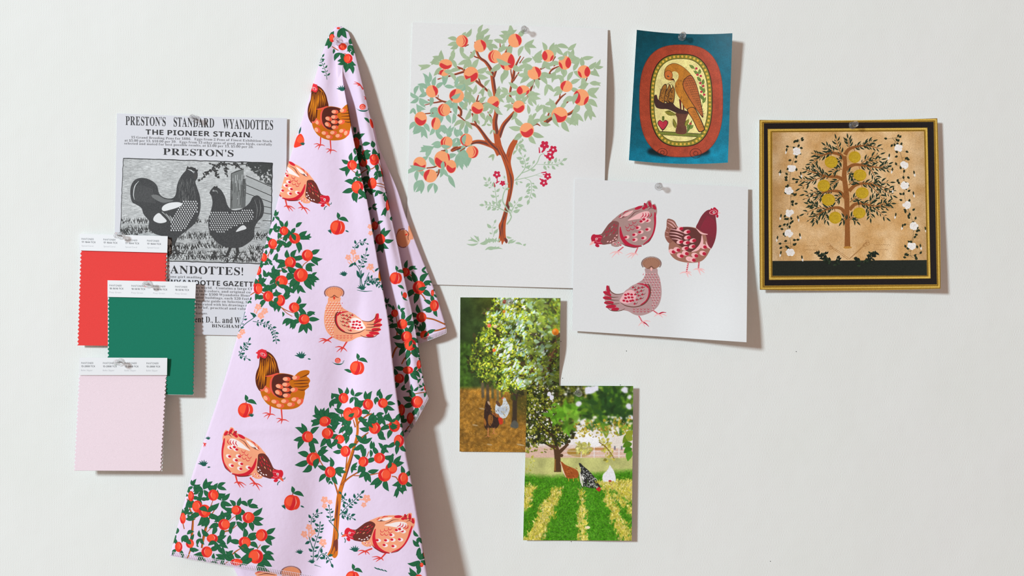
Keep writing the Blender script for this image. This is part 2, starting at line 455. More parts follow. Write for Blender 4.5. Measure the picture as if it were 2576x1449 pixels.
def art_towel():
    cv = Cv(420, 60, 1130, 1500, 2, (233, 213, 235))
    yy = np.arange(cv.h) / cv.k + cv.y0
    xx = np.arange(cv.w) / cv.k + cv.x0
    AR = [(866, 66), (864, 95), (862, 165), (864, 204), (876, 278), (886, 333), (900, 398), (912, 457), (924, 507), (940, 596), (955, 685), (976, 800), (987, 900), (999, 1000), (1016, 1100), (1023, 1150), (1035, 1209), (1059, 1350), (1073, 1435), (1085, 1510)]
    BR = [(958, 66), (945, 300), (955, 400), (968, 471), (981, 530), (992, 579), (1004, 632), (1020, 712), (1036, 780), (1050, 856), (1060, 924), (1072, 985), (1100, 1003), (1140, 1040)]
    xa = np.interp(yy, [p[1] for p in AR], [p[0] for p in AR]) + np.where(yy < 165, 40, 0)
    xb = np.interp(yy, [p[1] for p in BR], [p[0] for p in BR])
    mA = (xx[None] < xa[:, None] + 1).astype(np.float32)
    mB = ((xx[None] >= xa[:, None] - 1) & (xx[None] < xb[:, None] + 1)).astype(np.float32)
    mC = (xx[None] >= xb[:, None] - 1).astype(np.float32)
    # back layer
    cv.clip = mC
    fruit_tree(cv, ZF, [([(340, 495), (380, 505), (400, 500), (430, 540)], 7), ([(430, 650), (480, 660), (550, 690)], [10, 9, 9]), ([(440, 735), (500, 728), (552, 712)], [10, 9, 10]), ([(320, 370), (350, 395), (375, 420)], 6), ([(345, 640), (350, 720), (375, 790)], [8, 6, 5])],
        [(300, 362, 28, 28, '-80 -30 60 100'), (385, 458, 40, 42, '-110 -60 -20:.8 150 40 95'), (482, 572, 28, 36, '-160 160 130 -100 80'), (400, 645, 32, 32, '-160 150 80 -100'), (420, 757, 28, 28, '-30 -120 180 30'), (470, 492, 10, 20, '-70 60'), (400, 350, 0.1, 22, '-40 20 100'), (442, 420, 0.1, 18, '60 30'), (345, 325, 0.1, 22, '-20 30 80'), (440, 500, 0.1, 22, '-80 -30 30 150'), (370, 700, 0.1, 24, '-70 60 120 170')],
        [(380, 468, 436, 452, 22, 0.1), (440, 735, 415, 775, 16, 0)])
    cv.crop(*ZF)
    cv.ell(262, 145, 18, 58, C_ := (236, 160, 120))
    cv.ell(290, 150, 42, 55, C_)
    for k in range(22):
        a = math.radians(70 + k * 10)
        cv.leaf(285 + 40 * math.cos(a), 148 + 54 * math.sin(a), 285 + 47 * math.cos(a), 148 + 63 * math.sin(a), 6, DBR, peak=0.6)
    cv.poly([(318, 70), (345, 75), (350, 155), (310, 160), (318, 120)], PCH)
    cv.line([(302, 96), (320, 120), (316, 138), (318, 160)], [3, 5, 4], DBR)
    cv.leaf(296, 130, 316, 120, 10, APR)
    # pleat
    cv.clip = mB
    fruit_tree(cv, ZE, [([(1140, 240), (1200, 200), (1260, 190), (1300, 160)], 10), ([(1280, 345), (1350, 350), (1390, 365)], 9), ([(1290, 365), (1350, 380), (1400, 400), (1440, 500)], [7, 6, 8]), ([(1330, 120), (1360, 200), (1380, 330)], 7)],
        [(1165, 120, 46, 50, '-120 -60 60'), (1180, 20, 30, 30, '-20 60 140'), (1287, 98, 50, 56, '-150 -80 -30 60'), (1375, 215, 16, 40, '60 120'), (1262, 345, 48, 60, '-140 -60 80 140 200'), (1330, 210, 0.1, 44, '60 100 20 140'), (1310, 420, 0.1, 50, '60 100 140 30'), (1190, 300, 0.1, 40, '200 90 60'), (1200, 400, 0.1, 44, '60 110 160'), (1260, 600, 0.1, 40, '-110 -50 -20 130 20 60'), (1215, 830, 0.1, 30, '-120 -60 60'), (1292, 800, 34, 46, '-100 -30 180 120'), (1348, 945, 54, 58, '-75 -35 15 45 100 70 150'), (1430, 580, 22, 60, '110 -100 140'), (1465, 700, 0.1, 30, '60 90'), (1400, 440, 0.1, 34, '60 110 20')],
        [(1230, 200, 1215, 265, 24, 0.1)])
    fruit_tree(cv, ZF, [([(215, 900), (240, 840), (280, 815), (320, 780)], [12, 9, 6]), ([(275, 940), (300, 900), (350, 860), (380, 840)], [7, 10, 8]), ([(245, 770), (250, 700), (240, 640)], [9, 6, 4]), ([(340, 1000), (370, 985), (395, 965)], 6), ([(300, 1160), (350, 1130), (430, 1115)], [4, 6, 5]), ([(300, 1360), (325, 1330), (345, 1350)], 6), ([(330, 1320), (350, 1290)], 4)],
        [(232, 620, 22, 24, '-100 170 120'), (280, 688, 32, 32, '-90 -40 10 180 40 95'), (307, 768, 35, 35, '-60 30 -160 180'), (330, 818, 37, 37, '150 110 20 60 180'), (316, 978, 33, 24, '-100 -160 60 110 30'), (262, 1030, 30, 30, '-120 150 100'), (385, 942, 15, 28, '-80 60 110'), (372, 1178, 38, 38, '-110 -160 150 60 100'), (330, 1280, 22, 36, '-50 -10 70 150'), (275, 1228, 22, 36, '-110 150 100 180'), (424, 1090, 8, 18, '-110 160'), (265, 600, 0.1, 24, '-90 -30 30'), (185, 560, 0.1, 24, '-110 -50 20 90'), (225, 680, 0.1, 24, '170 -150 140'), (380, 900, 0.1, 26, '-110 -60 60'), (400, 1030, 0.1, 22, '-60 60 120'), (350, 1110, 0.1, 26, '-100 -30 180 30'), (270, 1100, 0.1, 26, '-60 -20 60 180'), (410, 1080, 0.1, 18, '150 200'), (320, 1360, 0.1, 20, '150 30 60'), (420, 1150, 0.1, 20, '-60 -100 150')],
        [(345, 815, 372, 835, 20, 0.1), (340, 790, 322, 830, 18, 0)])
    cv.crop(*ZF)
    single_apple(cv, 240, 400, 38, grass=False)
    tleaf(cv, 250, 445, 292, 470, 16, -0.1)
    cv.ell(296, 508, 14, 20, APR)
    tleaf(cv, 275, 480, 280, 515, 8, 0)
    tleaf(cv, 280, 515, 315, 540, 10, 0.1)
    cv.crop(*ZD)
    foot(cv, 940, 745, 915, 705, [(842, 690), (850, 668), (880, 710), (895, 680)], 11)
    foot(cv, 970, 850, 965, 828, [(945, 815), (955, 850)], 8)
    snail(cv, 935, 922, 1.15)
    tleaf(cv, 950, 1030, 1005, 1090, 24, -0.1)
    cv.ell(1025, 1090, 14, 50, APR, -15)
    fruit_tree(cv, ZD, [([(880, 1380), (900, 1340)], 8)], [(868, 1290, 36, 60, '-90 -50 60 120'), (860, 1190, 0.1, 40, '-70 -110 90 60'), (925, 1310, 0.1, 60, '-60 -20 60 100 150'), (985, 1350, 0.1, 50, '80 60 110'), (1045, 1340, 0.1, 50, '-110 -80 60 90'), (1050, 1440, 46, 40, '180 210 -40'), (920, 1420, 0.1, 44, '60 100 140 180')])
    # front
    cv.clip = mA
    # cluster at the pin
    cv.clip = None
    fruit_tree(cv, ZD, [([(625, 310), (665, 335), (690, 350)], [8, 10, 6]), ([(735, 390), (755, 385), (780, 395)], 8)],
        [(625, 225, 28, 42, '160 120 100:.8 -110'), (732, 312, 42, 36, ''), (788, 432, 45, 48, '-150:.8 170 140 110 60 30'), (735, 115, 0.1, 76, '70 100 40 -20:.6'), (800, 290, 0.1, 50, '-60 -30 80 60'), (830, 350, 0.1, 36, '-40 20 160 100 60'), (600, 240, 0.1, 62, '140 100 120 -70'), (645, 330, 0.1, 36, '90 100'), (715, 370, 0.1, 66, '105 75 120'), (800, 480, 0.1, 64, '110 70 130'), (690, 125, 14, 10, '')])
    cv.ell(690, 124, 18, 10, APR)
    cv.clip = mA
    cv.crop(*ZD)
    sprig(cv, [(575, 645), (562, 570), (535, 500), (510, 450), (525, 420)], 8, 40, 5, (44, 100, 70), lw=0.42)
    tuft(cv, 728, 745, 1.0)
    cv.leaf(290, 1200, 312, 1120, 18, SPG)
    cv.blob([(240, 1330), (262, 1240), (290, 1200), (318, 1200), (342, 1250), (335, 1295), (300, 1320)], APR)
    cv.blob([(268, 1260), (300, 1215), (338, 1250), (326, 1290), (290, 1285)], APL, 0.8)
    tuft(cv, 330, 1300, 0.6)
    # brown hens
    cv.place((398, 1362), (680 + 615 / 4.0265, 40 + 1360 / 4.0265), 0, 1 / 3.846, sx=0.93)
    brown_hen(cv)
    cv.crop(*ZG)
    brown_hen(cv)
    # pecking hens
    cv.place((662, 612), (640 + 348 / 4.2611, 380 + 588 / 4.2611), 1.5, 0.93 / 3.5429)
    pecking_hen(cv)
    cv.crop(*ZH)
    pecking_hen(cv)
    cv.place((662, 612), (410 + 1945 / 3.5429, 1040 + 1290 / 3.5429), 27.5, 0.98 / 3.5429, flip=True)
    pecking_hen(cv)
    # crested hen
    cv.crop(*ZG)
    crested_hen(cv)
    # tree left of the middle
    fruit_tree(cv, ZE, [([(140, 1180), (150, 1120), (180, 1060), (240, 1045), (310, 1005)], [4, 8, 10, 12, 6]), ([(240, 960), (310, 925), (370, 880)], 7), ([(170, 1410), (250, 1310), (330, 1260), (380, 1240)], [6, 8, 8, 5]), ([(310, 1270), (330, 1215)], 8), ([(360, 1425), (430, 1400), (480, 1370)], 9), ([(505, 1260), (530, 1215), (575, 1180)], 8), ([(10, 1330), (40, 1240), (90, 1170), (150, 1110)], [5, 7, 8, 5]), ([(330, 1240), (420, 1290)], 7)],
        [(317, 855, 47, 48, '-115 -70 -150:.7 120 75 40'), (432, 935, 60, 58, '-140 10 50 -30 140 80'), (195, 995, 48, 54, '-130 170 100 -20'), (567, 1118, 60, 62, '-20 20 45 170 150'), (385, 1195, 60, 62, '-110 -50 180 150 20'), (497, 1330, 76, 74, '-150 0 30 45 100 130'), (290, 1395, 68, 62, '-120 -160 150 -40 60'), (100, 1140, 36, 46, '-60 20 60 100'), (40, 1280, 34, 50, '-40 80'), (30, 1430, 44, 50, '-40 -70 20'), (215, 700, 0.1, 46, '-75 -55 -40 60 110 130'), (200, 830, 0.1, 46, '-60 -30 30 150 110'), (440, 820, 0.1, 60, '-40 -10 20 -150 120'), (250, 870, 0.1, 44, '-90 -140 60'), (300, 960, 0.1, 60, '60 100 130 -30'), (180, 930, 0.1, 44, '120 150 80'), (250, 1090, 0.1, 60, '-80 100 120'), (540, 930, 0.1, 44, '0 30 -30'), (550, 1220, 0.1, 60, '-10 30 50'), (100, 1350, 0.1, 54, '-90 -60 90 120'), (200, 1330, 0.1, 60, '-30 150 -80 60'), (360, 1300, 0.1, 60, '-120 60 90'), (150, 1190, 0.1, 40, '60 30 150')],
        [(440, 960, 385, 880, 40, 0.1), (350, 1240, 455, 1265, 46, 0.2), (250, 1390, 262, 1440, 34, 0.1)])
    fruit_tree(cv, ZG, [([(95, 235), (140, 205), (190, 190), (260, 240), (320, 290), (390, 340), (460, 375), (560, 405)], [8, 9, 8, 10, 12, 10, 7, 4]), ([(400, 350), (440, 390), (490, 420)], 6)],
        [(178, 168, 40, 50, '-70 30 -110 120'), (270, 237, 48, 48, '160 60 -20 120'), (385, 275, 40, 52, '-120 -60 100 130 170 -20'), (507, 338, 48, 46, '-50 -20 20 60'), (597, 447, 50, 46, '-120 -40 0 45 80 110 150'), (480, 440, 0.1, 56, '160 110 90 60 130'), (400, 375, 0.1, 30, '90 110'), (620, 385, 0.1, 44, '-10 20 190 160'), (450, 150, 0.1, 56, '60 100 140 180'), (560, 130, 0.1, 52, '60 100 130'), (280, 130, 0.1, 50, '60 -20 150 100'), (100, 275, 0.1, 22, '60 120 -60'), (660, 60, 0.1, 40, '-20 20 45'), (240, 230, 0.1, 36, '150 180')],
        [(360, 245, 330, 310, 34, 0.1), (350, 300, 340, 360, 30, 0)])
    # tree at the right edge of the front
    fruit_tree(cv, ZE, [([(1045, 205), (1090, 240), (1140, 300), (1160, 330)], [6, 10, 11, 8]), ([(1100, 200), (1110, 245)], 6)],
        [(1047, 150, 52, 54, '-100 -45 -140 165 120 20 -10'), (1105, 387, 64, 68, '-150 150 120 60 -60:.7 100'), (1085, 270, 0.1, 46, '-80 60 100 -30'), (1170, 490, 0.1, 36, '20 150'), (1060, -20, 0.1, 40, '60 10')],
        [(1135, 400, 1150, 480, 44, 0.1)])
    # tree at the bottom
    cv.crop(*ZH)
    cv.poly(cr([(1465, 1262), (1495, 1200), (1512, 1100), (1525, 950), (1545, 760), (1560, 690), (1590, 600), (1630, 480), (1690, 300), (1720, 190), (1722, 100), (1700, 0), (1716, -60), (1730, 0), (1745, 110), (1740, 200), (1710, 310), (1668, 450), (1622, 610), (1598, 700), (1585, 800), (1570, 960), (1560, 1110), (1560, 1210), (1556, 1262), (1530, 1290), (1500, 1270)], True, 4), ORB)
    for p in ([(1522, 1260), (1550, 1180), (1545, 1130)], [(1490, 1262), (1520, 1180), (1530, 1050)], [(1545, 1050), (1552, 900), (1566, 780)], [(1530, 960), (1548, 860), (1556, 740)], [(1600, 680), (1640, 540), (1690, 380), (1735, 220)], [(1580, 640), (1610, 560)], [(1570, 720), (1560, 700), (1550, 690)]):
        cv.line(p, [3, 12, 2], BRN)
    cv.blob([(1520, 1150), (1556, 1120), (1558, 1200), (1545, 1230), (1530, 1190)], BRN)
    fruit_tree(cv, ZH, [([(1560, 720), (1540, 650), (1510, 575)], [14, 14, 10]), ([(1590, 640), (1650, 580), (1720, 535), (1800, 485)], [16, 14, 12, 8]), ([(1700, 555), (1780, 555), (1860, 545), (1930, 530)], [6, 10, 10, 8]), ([(2040, 560), (2080, 572), (2110, 630)], [8, 10, 5]), ([(1705, 290), (1760, 225), (1830, 170)], [16, 14, 10]), ([(1925, 140), (2000, 100), (2060, 92)], [7, 10, 6]), ([(1730, 110), (1770, 50), (1860, 0)], [12, 12, 10]), ([(1630, 490), (1640, 380), (1630, 330)], [12, 10, 6]), ([(1602, 180), (1600, 80), (1590, 0)], [5, 8, 10]), ([(1480, 540), (1410, 440), (1340, 300), (1295, 255)], [8, 9, 8, 6]), ([(1500, 200), (1540, 250), (1580, 280)], 7), ([(1815, 390), (1835, 340)], 7), ([(1300, 260), (1290, 230)], 5)],
        [(1440, 72, 50, 46, '-120:1.3 -80 -35 180 160 60 25'), (1467, 178, 52, 50, '20 60 110 -30'), (1288, 208, 50, 50, '-105 -150 165 130 -25 25 55'), (1575, 230, 42, 40, '150 120 -60 200'), (1627, 338, 45, 50, '-140 -170 -30'), (1340, 408, 62, 60, '-150 -95 -30 155 120'), (1490, 522, 48, 50, '-90 -160 -20 50 110:.8 150'), (1887, 130, 52, 54, '-150 -95 -40 30 170 60'), (2063, 110, 50, 56, '-120 -60 0 120 150'), (2103, 245, 45, 56, '-60 60 100 160'), (1787, 430, 45, 46, '-95 -160 90 120'), (1930, 398, 50, 48, '-110 -60 -20 170'), (2035, 490, 52, 50, '-100 -70 -20'), (1975, 550, 58, 58, '110 80 145'), (2140, 582, 45, 56, '-80 -45 45 75 110 150'), (1770, 270, 0.1, 60, '-70 -110 60 100 150 -30'), (1850, 320, 0.1, 44, '-90 -60 100'), (1950, 320, 0.1, 44, '-100 -30 30'), (1820, 520, 0.1, 60, '60 100 140 -10'), (1560, 480, 0.1, 56, '10 60 100'), (1660, 200, 0.1, 50, '-60 -90 150 90'), (1640, 110, 0.1, 60, '60 90 120'), (1410, 360, 0.1, 60, '-20 -60 30 60'), (1680, 470, 0.1, 36, '0 40 -30 90'), (1490, 600, 0.1, 24, '60 120 -100'), (1920, 180, 0.1, 50, '30 60 0'), (2090, 660, 0.1, 54, '60 90 120 20'), (1740, 500, 0.1, 26, '-60 30'), (2150, 320, 0.1, 40, '70 100'), (1840, 60, 0.1, 50, '-20 60 -60'), (1960, 40, 0.1, 46, '20 60 -30 180'), (1620, 30, 0.1, 50, '60 110 0')],
        [(1420, 90, 1380, 30, 40, 0.1), (1385, 400, 1355, 495, 46, 0.1), (1560, 235, 1520, 270, 34, 0.1), (2020, 110, 2090, 125, 36, 0.1), (2085, 240, 2095, 310, 40, 0), (2005, 490, 2025, 420, 34, 0.1)])
    fruit_tree(cv, ZG, [([(945, 1340), (930, 1280), (900, 1260)], 6), ([(1045, 1360), (1065, 1430)], [6, 14]), ([(1110, 1380), (1180, 1310), (1200, 1270)], [10, 10, 6])],
        [(957, 1165, 45, 48, '-120 -70 170 210 120 150'), (1005, 1310, 52, 62, '-160 150 120 90'), (1075, 1295, 52, 52, '-100 -60 10 60'), (1180, 1222, 48, 50, '-110 -60 -150:.8'), (1315, 1210, 45, 44, '-100 -45 10 45 80'), (790, 1375, 52, 44, '-110 -150 -70 -20 165 20'), (1050, 1150, 0.1, 50, '-30 0 60 120 -90'), (1260, 1150, 0.1, 44, '-70 60 100 20'), (1250, 1320, 0.1, 50, '-20 30 90 130'), (850, 1180, 0.1, 44, '-100 60 20 110'), (870, 1330, 0.1, 50, '-60 100 60 20'), (1000, 1400, 0.1, 50, '60 100 140'), (1180, 1360, 0.1, 50, '30 60 -160'), (1390, 1390, 0.1, 40, '-60 -100 20')],
        [(1000, 1330, 1055, 1300, 30, 0.1)])
    # tree in the lower left corner
    fruit_tree(cv, ZH, [([(245, 1230), (258, 1080), (266, 930), (240, 850), (215, 760)], [14, 22, 16, 12, 6]), ([(265, 960), (310, 900), (330, 870)], [10, 8, 5]), ([(345, 1200), (372, 1060), (405, 950), (460, 860)], [16, 24, 14, 6]), ([(400, 960), (400, 900), (440, 790), (445, 770)], [8, 8, 6, 5]), ([(480, 1140), (540, 1060), (600, 1040), (660, 995)], [6, 14, 12, 5]), ([(390, 1060), (450, 1000), (490, 960)], [6, 8, 5]), ([(580, 1290), (650, 1230), (700, 1200)], [10, 12, 6]), ([(200, 1310), (225, 1270), (250, 1200)], [14, 14, 10]), ([(300, 1330), (360, 1270), (400, 1200)], [10, 8, 6]), ([(190, 1030), (175, 970)], 8), ([(550, 1340), (610, 1300)], 7), ([(740, 1350), (800, 1310)], 8), ([(840, 1210), (870, 1170)], 7), ([(590, 960), (640, 920), (700, 900)], 6)],
        [(250, 738, 26, 46, '-100 -50 180 110'), (448, 728, 47, 50, '-110 -60 -20 20 150:.7'), (305, 830, 45, 54, '-70 180 -130'), (370, 870, 56, 58, '150 30 -30 120 80'), (177, 935, 26, 50, '-50 20 -100'), (655, 862, 45, 42, '-120 -70 200 150 60'), (762, 928, 54, 50, '-140 0 30 -30 75 110'), (545, 990, 52, 50, '-140 -100 170 110 -60'), (880, 1085, 52, 54, '-20 20 45 170'), (728, 1150, 54, 52, '-110 -50 180 20'), (440, 1115, 50, 40, '-140 -100 20 40 -20'), (240, 1160, 36, 40, '-130 -60 60'), (140, 1190, 33, 46, '-110 60 130'), (390, 1235, 48, 50, '180 -20 140'), (828, 1275, 66, 64, '0 30 60 -150 150'), (655, 1325, 54, 30, '-160 -120 -30'), (270, 650, 0.1, 40, '-70 -20 -110 60 130'), (360, 680, 0.1, 60, '-90 -50 -140 30 100 160'), (480, 660, 0.1, 50, '-100 -20 20 160'), (520, 780, 0.1, 60, '-50 20 60 120 -100'), (330, 760, 0.1, 50, '180 0 60'), (510, 900, 0.1, 60, '-120 120 -20 60 100'), (650, 960, 0.1, 70, '100 70 130 -30 40'), (760, 830, 0.1, 56, '-40 0 20 -150'), (600, 1080, 0.1, 50, '100 -80 120'), (340, 1010, 0.1, 56, '120 -60 150'), (210, 1080, 0.1, 50, '-70 -30 60 130'), (340, 1110, 0.1, 44, '-120 60 120'), (120, 1080, 0.1, 50, '-60 -80 110'), (250, 1200, 0.1, 50, '-30 60 20'), (490, 1170, 0.1, 54, '-20 20 60 150'), (870, 1190, 0.1, 52, '10 40'), (740, 1220, 0.1, 50, '-30 20 60'), (560, 1270, 0.1, 54, '-160 -120 150 -30'), (460, 1310, 0.1, 44, '-90 150 -30 60'), (700, 1290, 0.1, 50, '-120 60 90'), (830, 1370, 0.1, 50, '-20 20 160'), (900, 1240, 0.1, 50, '0 30'), (510, 1340, 0.1, 40, '-60 30'), (170, 1260, 0.1, 36, '60 100 -30'), (215, 900, 0.1, 36, '-20 30 -70'), (230, 840, 0.1, 30, '-50 180 140'), (345, 1290, 0.1, 30, '-140 60'), (320, 1190, 0.1, 20, '-140 180')],
        [(320, 850, 400, 880, 40, -0.2), (400, 880, 440, 815, 36, 0.1), (250, 1165, 190, 1130, 34, 0.1), (480, 1150, 400, 1180, 34, 0.15), (790, 1290, 760, 1330, 40, 0.1), (760, 1200, 690, 1190, 36, 0.2)])
    # single fruit, tufts, snails, sprigs
    cv.crop(*ZE)
    single_apple(cv, 893, 820, 78)
    tuft(cv, 960, 1325, 0.9)
    cv.line([(1135, 1449), (1130, 1290), (1090, 1220), (1070, 1190)], 7, SPG)
    cv.line([(1170, 1449), (1200, 1370), (1230, 1300)], 6, SPG)
    sprig(cv, [(1075, 1060), (1080, 1020), (1120, 980), (1160, 975), (1200, 990)], 5, 44, 5)
    sprig(cv, [(1130, 1270), (1150, 1200), (1180, 1150), (1200, 1070)], 6, 44, 5)
    for x, y, r in ((1060, 1085, 30), (1005, 1140, 30), (1100, 1140, 28), (1245, 1240, 34), (1240, 810, 26), (1245, 880, 24)):
        flower(cv, x, y, r)
    for x0, y0, x1, y1 in ((1060, 1110, 1062, 1180), (1010, 1150, 1050, 1200), (1100, 1150, 1072, 1195), (1000, 1185, 1030, 1210), (1250, 1260, 1285, 1300), (1200, 1245, 1215, 1270)):
        cv.line([(x0, y0), (x1, y1)], [6, 14], FLW, smooth=False)
    cv.leaf(1070, 1200, 1010, 1245, 26, SPG)
    cv.leaf(1075, 1190, 1080, 1230, 26, SPG)
    sprig(cv, [(1170, 1440), (1230, 1390), (1300, 1400), (1350, 1440)], 6, 46, 5)
    cv.leaf(1130, 1360, 1095, 1290, 30, SPG)
    cv.leaf(1130, 1370, 1165, 1320, 26, SPG)
    cv.leaf(1290, 1290, 1335, 1250, 22, SPG)
    cv.ell(1345, 1340, 16, 60, ORB)
    cv.crop(*ZG)
    cv.line([(1118, 0), (1120, 100), (1135, 170)], 7, SPG)
    cv.line([(1190, 60), (1150, 120), (1135, 170)], 6, SPG)
    sprig(cv, [(1170, 100), (1220, 80), (1270, 110), (1310, 170)], 7, 34, 5)
    tuft(cv, 1130, 165, 0.9)
    cv.line([(1080, 180), (1150, 192), (1220, 188)], [3, 8, 2], SPG)
    cv.leaf(1100, 40, 1075, 0, 20, SPG)
    cv.leaf(1118, 60, 1145, 20, 20, SPG)
    tuft(cv, 575, 785, 1.1)
    cv.leaf(630, 805, 660, 812, 12, SPG)
    tuft(cv, 965, 40, 0.75)
    snail(cv, 905, 822, 0.95)
    single_apple(cv, 1082, 890, 64, grass=False)
    tleaf(cv, 1030, 935, 960, 905, 24, 0.1)
    single_apple(cv, 65, 1275, 68, grass=False)
    tuft(cv, 120, 1325, 0.6)
    sprig(cv, [(130, 465), (210, 480), (290, 510), (330, 580), (345, 660)], 11, 36, 5)
    cv.line([(0, 560), (60, 490), (130, 440), (150, 420)], 6, SPG)
    sprig(cv, [(0, 540), (40, 460), (55, 390)], 5, 34, 4)
    for x, y, r in ((180, 335, 30), (240, 370, 28), (205, 415, 28), (35, 560, 26), (5, 600, 24)):
        flower(cv, x, y, r)
    for x0, y0, x1, y1 in ((178, 350, 160, 395), (235, 375, 185, 400), (200, 410, 175, 405), (150, 355, 145, 385)):
        cv.line([(x0, y0), (x1, y1)], [8, 14], FLW, smooth=False)
    cv.leaf(165, 420, 105, 385, 24, SPG)
    cv.leaf(150, 430, 130, 400, 24, SPG)
    sprig(cv, [(0, 780), (40, 720), (70, 690), (95, 640)], 6, 36, 5)
    sprig(cv, [(5, 775), (40, 780), (90, 810)], 4, 32, 4)
    cv.crop(*ZH)
    tuft(cv, 365, 455, 0.95)
    cv.leaf(395, 480, 425, 478, 12, SPG)
    tuft(cv, 405, 225, 0.5)
    foot(cv, 385, 270, 370, 270, [(355, 262), (365, 300), (380, 295)], 10)
    tuft(cv, 1222, 1240, 0.75)
    tuft(cv, 1715, 1218, 0.95)
    for k in range(4):
        cv.leaf(1880 + 30 * k, 1370 + 8 * k, 1925 + 25 * k, 1395 + 6 * k, 10, SPG)
    single_apple(cv, 1152, 795, 70)
    sprig(cv, [(1340, 1330), (1345, 1200), (1390, 1060), (1400, 980)], 9, 44, 6)
    sprig(cv, [(1320, 990), (1325, 940), (1360, 900), (1400, 890)], 5, 40, 5)
    cv.line([(1345, 1230), (1310, 1130), (1300, 1080)], 7, SPG)
    cv.leaf(1310, 1140, 1265, 1165, 26, SPG)
    tuft(cv, 1330, 1325, 0.7)
    cv.line([(1350, 1350), (1410, 1370)], [6, 2], SPG, smooth=False)
    for x, y, r in ((1302, 1015, 28), (1258, 1075, 28), (1335, 1060, 26), (1440, 770, 30), (1490, 790, 20), (1440, 825, 22), (1815, 758, 34), (1790, 815, 22), (1425, 1150, 32)):
        flower(cv, x, y, r)
    for x0, y0, x1, y1 in ((1302, 1035, 1300, 1100), (1265, 1090, 1290, 1120), (1335, 1070, 1310, 1110), (1780, 770, 1745, 765), (1425, 1170, 1440, 1195)):
        cv.line([(x0, y0), (x1, y1)], [8, 14], FLW, smooth=False)
    sprig(cv, [(1570, 910), (1640, 830), (1700, 780), (1770, 710)], 8, 42, 6)
    sprig(cv, [(1590, 790), (1620, 760), (1590, 720)], 4, 38, 5)
    sprig(cv, [(1580, 895), (1640, 905), (1700, 940)], 5, 42, 5)
    sprig(cv, [(1500, 980), (1490, 900), (1480, 830)], 5, 36, 5)
    cv.line([(1480, 960), (1520, 1000), (1560, 1060), (1560, 1120)], 6, SPG)
    sprig(cv, [(1370, 1310), (1420, 1250), (1470, 1280), (1500, 1340)], 6, 44, 6)
    cv.line([(1370, 1290), (1400, 1210), (1430, 1180)], 5, SPG)
    single_apple(cv, 1690, 1465, 60, grass=False)
    # crest and lower edge motifs
    cv.ell(1140, 1425, 85, 58, (238, 152, 108))
    for k in range(26):
        a = math.radians(170 + k * 8)
        cv.leaf(1140 + 82 * math.cos(a), 1425 + 56 * math.sin(a), 1140 + 96 * math.cos(a), 1425 + 68 * math.sin(a), 9, DBR, peak=0.6)
    cv.blob([(820, 1420), (870, 1405), (940, 1410), (1010, 1430), (1000, 1470), (900, 1470), (840, 1450)], PCH)
    cv.line([(825, 1425), (880, 1408), (950, 1420)], [3, 12, 4], RED)
    cv.line([(850, 1440), (920, 1428), (1000, 1440)], [3, 8, 3], DBR)
    # tree at the lower right edge
    fruit_tree(cv, ZH, [([(2310, 1130), (2322, 1230), (2340, 1330)], [3, 7, 6])],
        [(2280, 1100, 0.1, 44, '-110 80 60'), (2290, 1190, 0.1, 54, '-140 150 110 60'), (2330, 1240, 10, 40, ''), (2290, 1310, 0.1, 64, '-140 -100 160 -50 30 100'), (2305, 1350, 16, 20, ''), (2270, 1440, 0.1, 56, '-90 -60 180 -130'), (2280, 1475, 40, 40, '')])
    cv.clip = None
    cv.ident()
    return cv

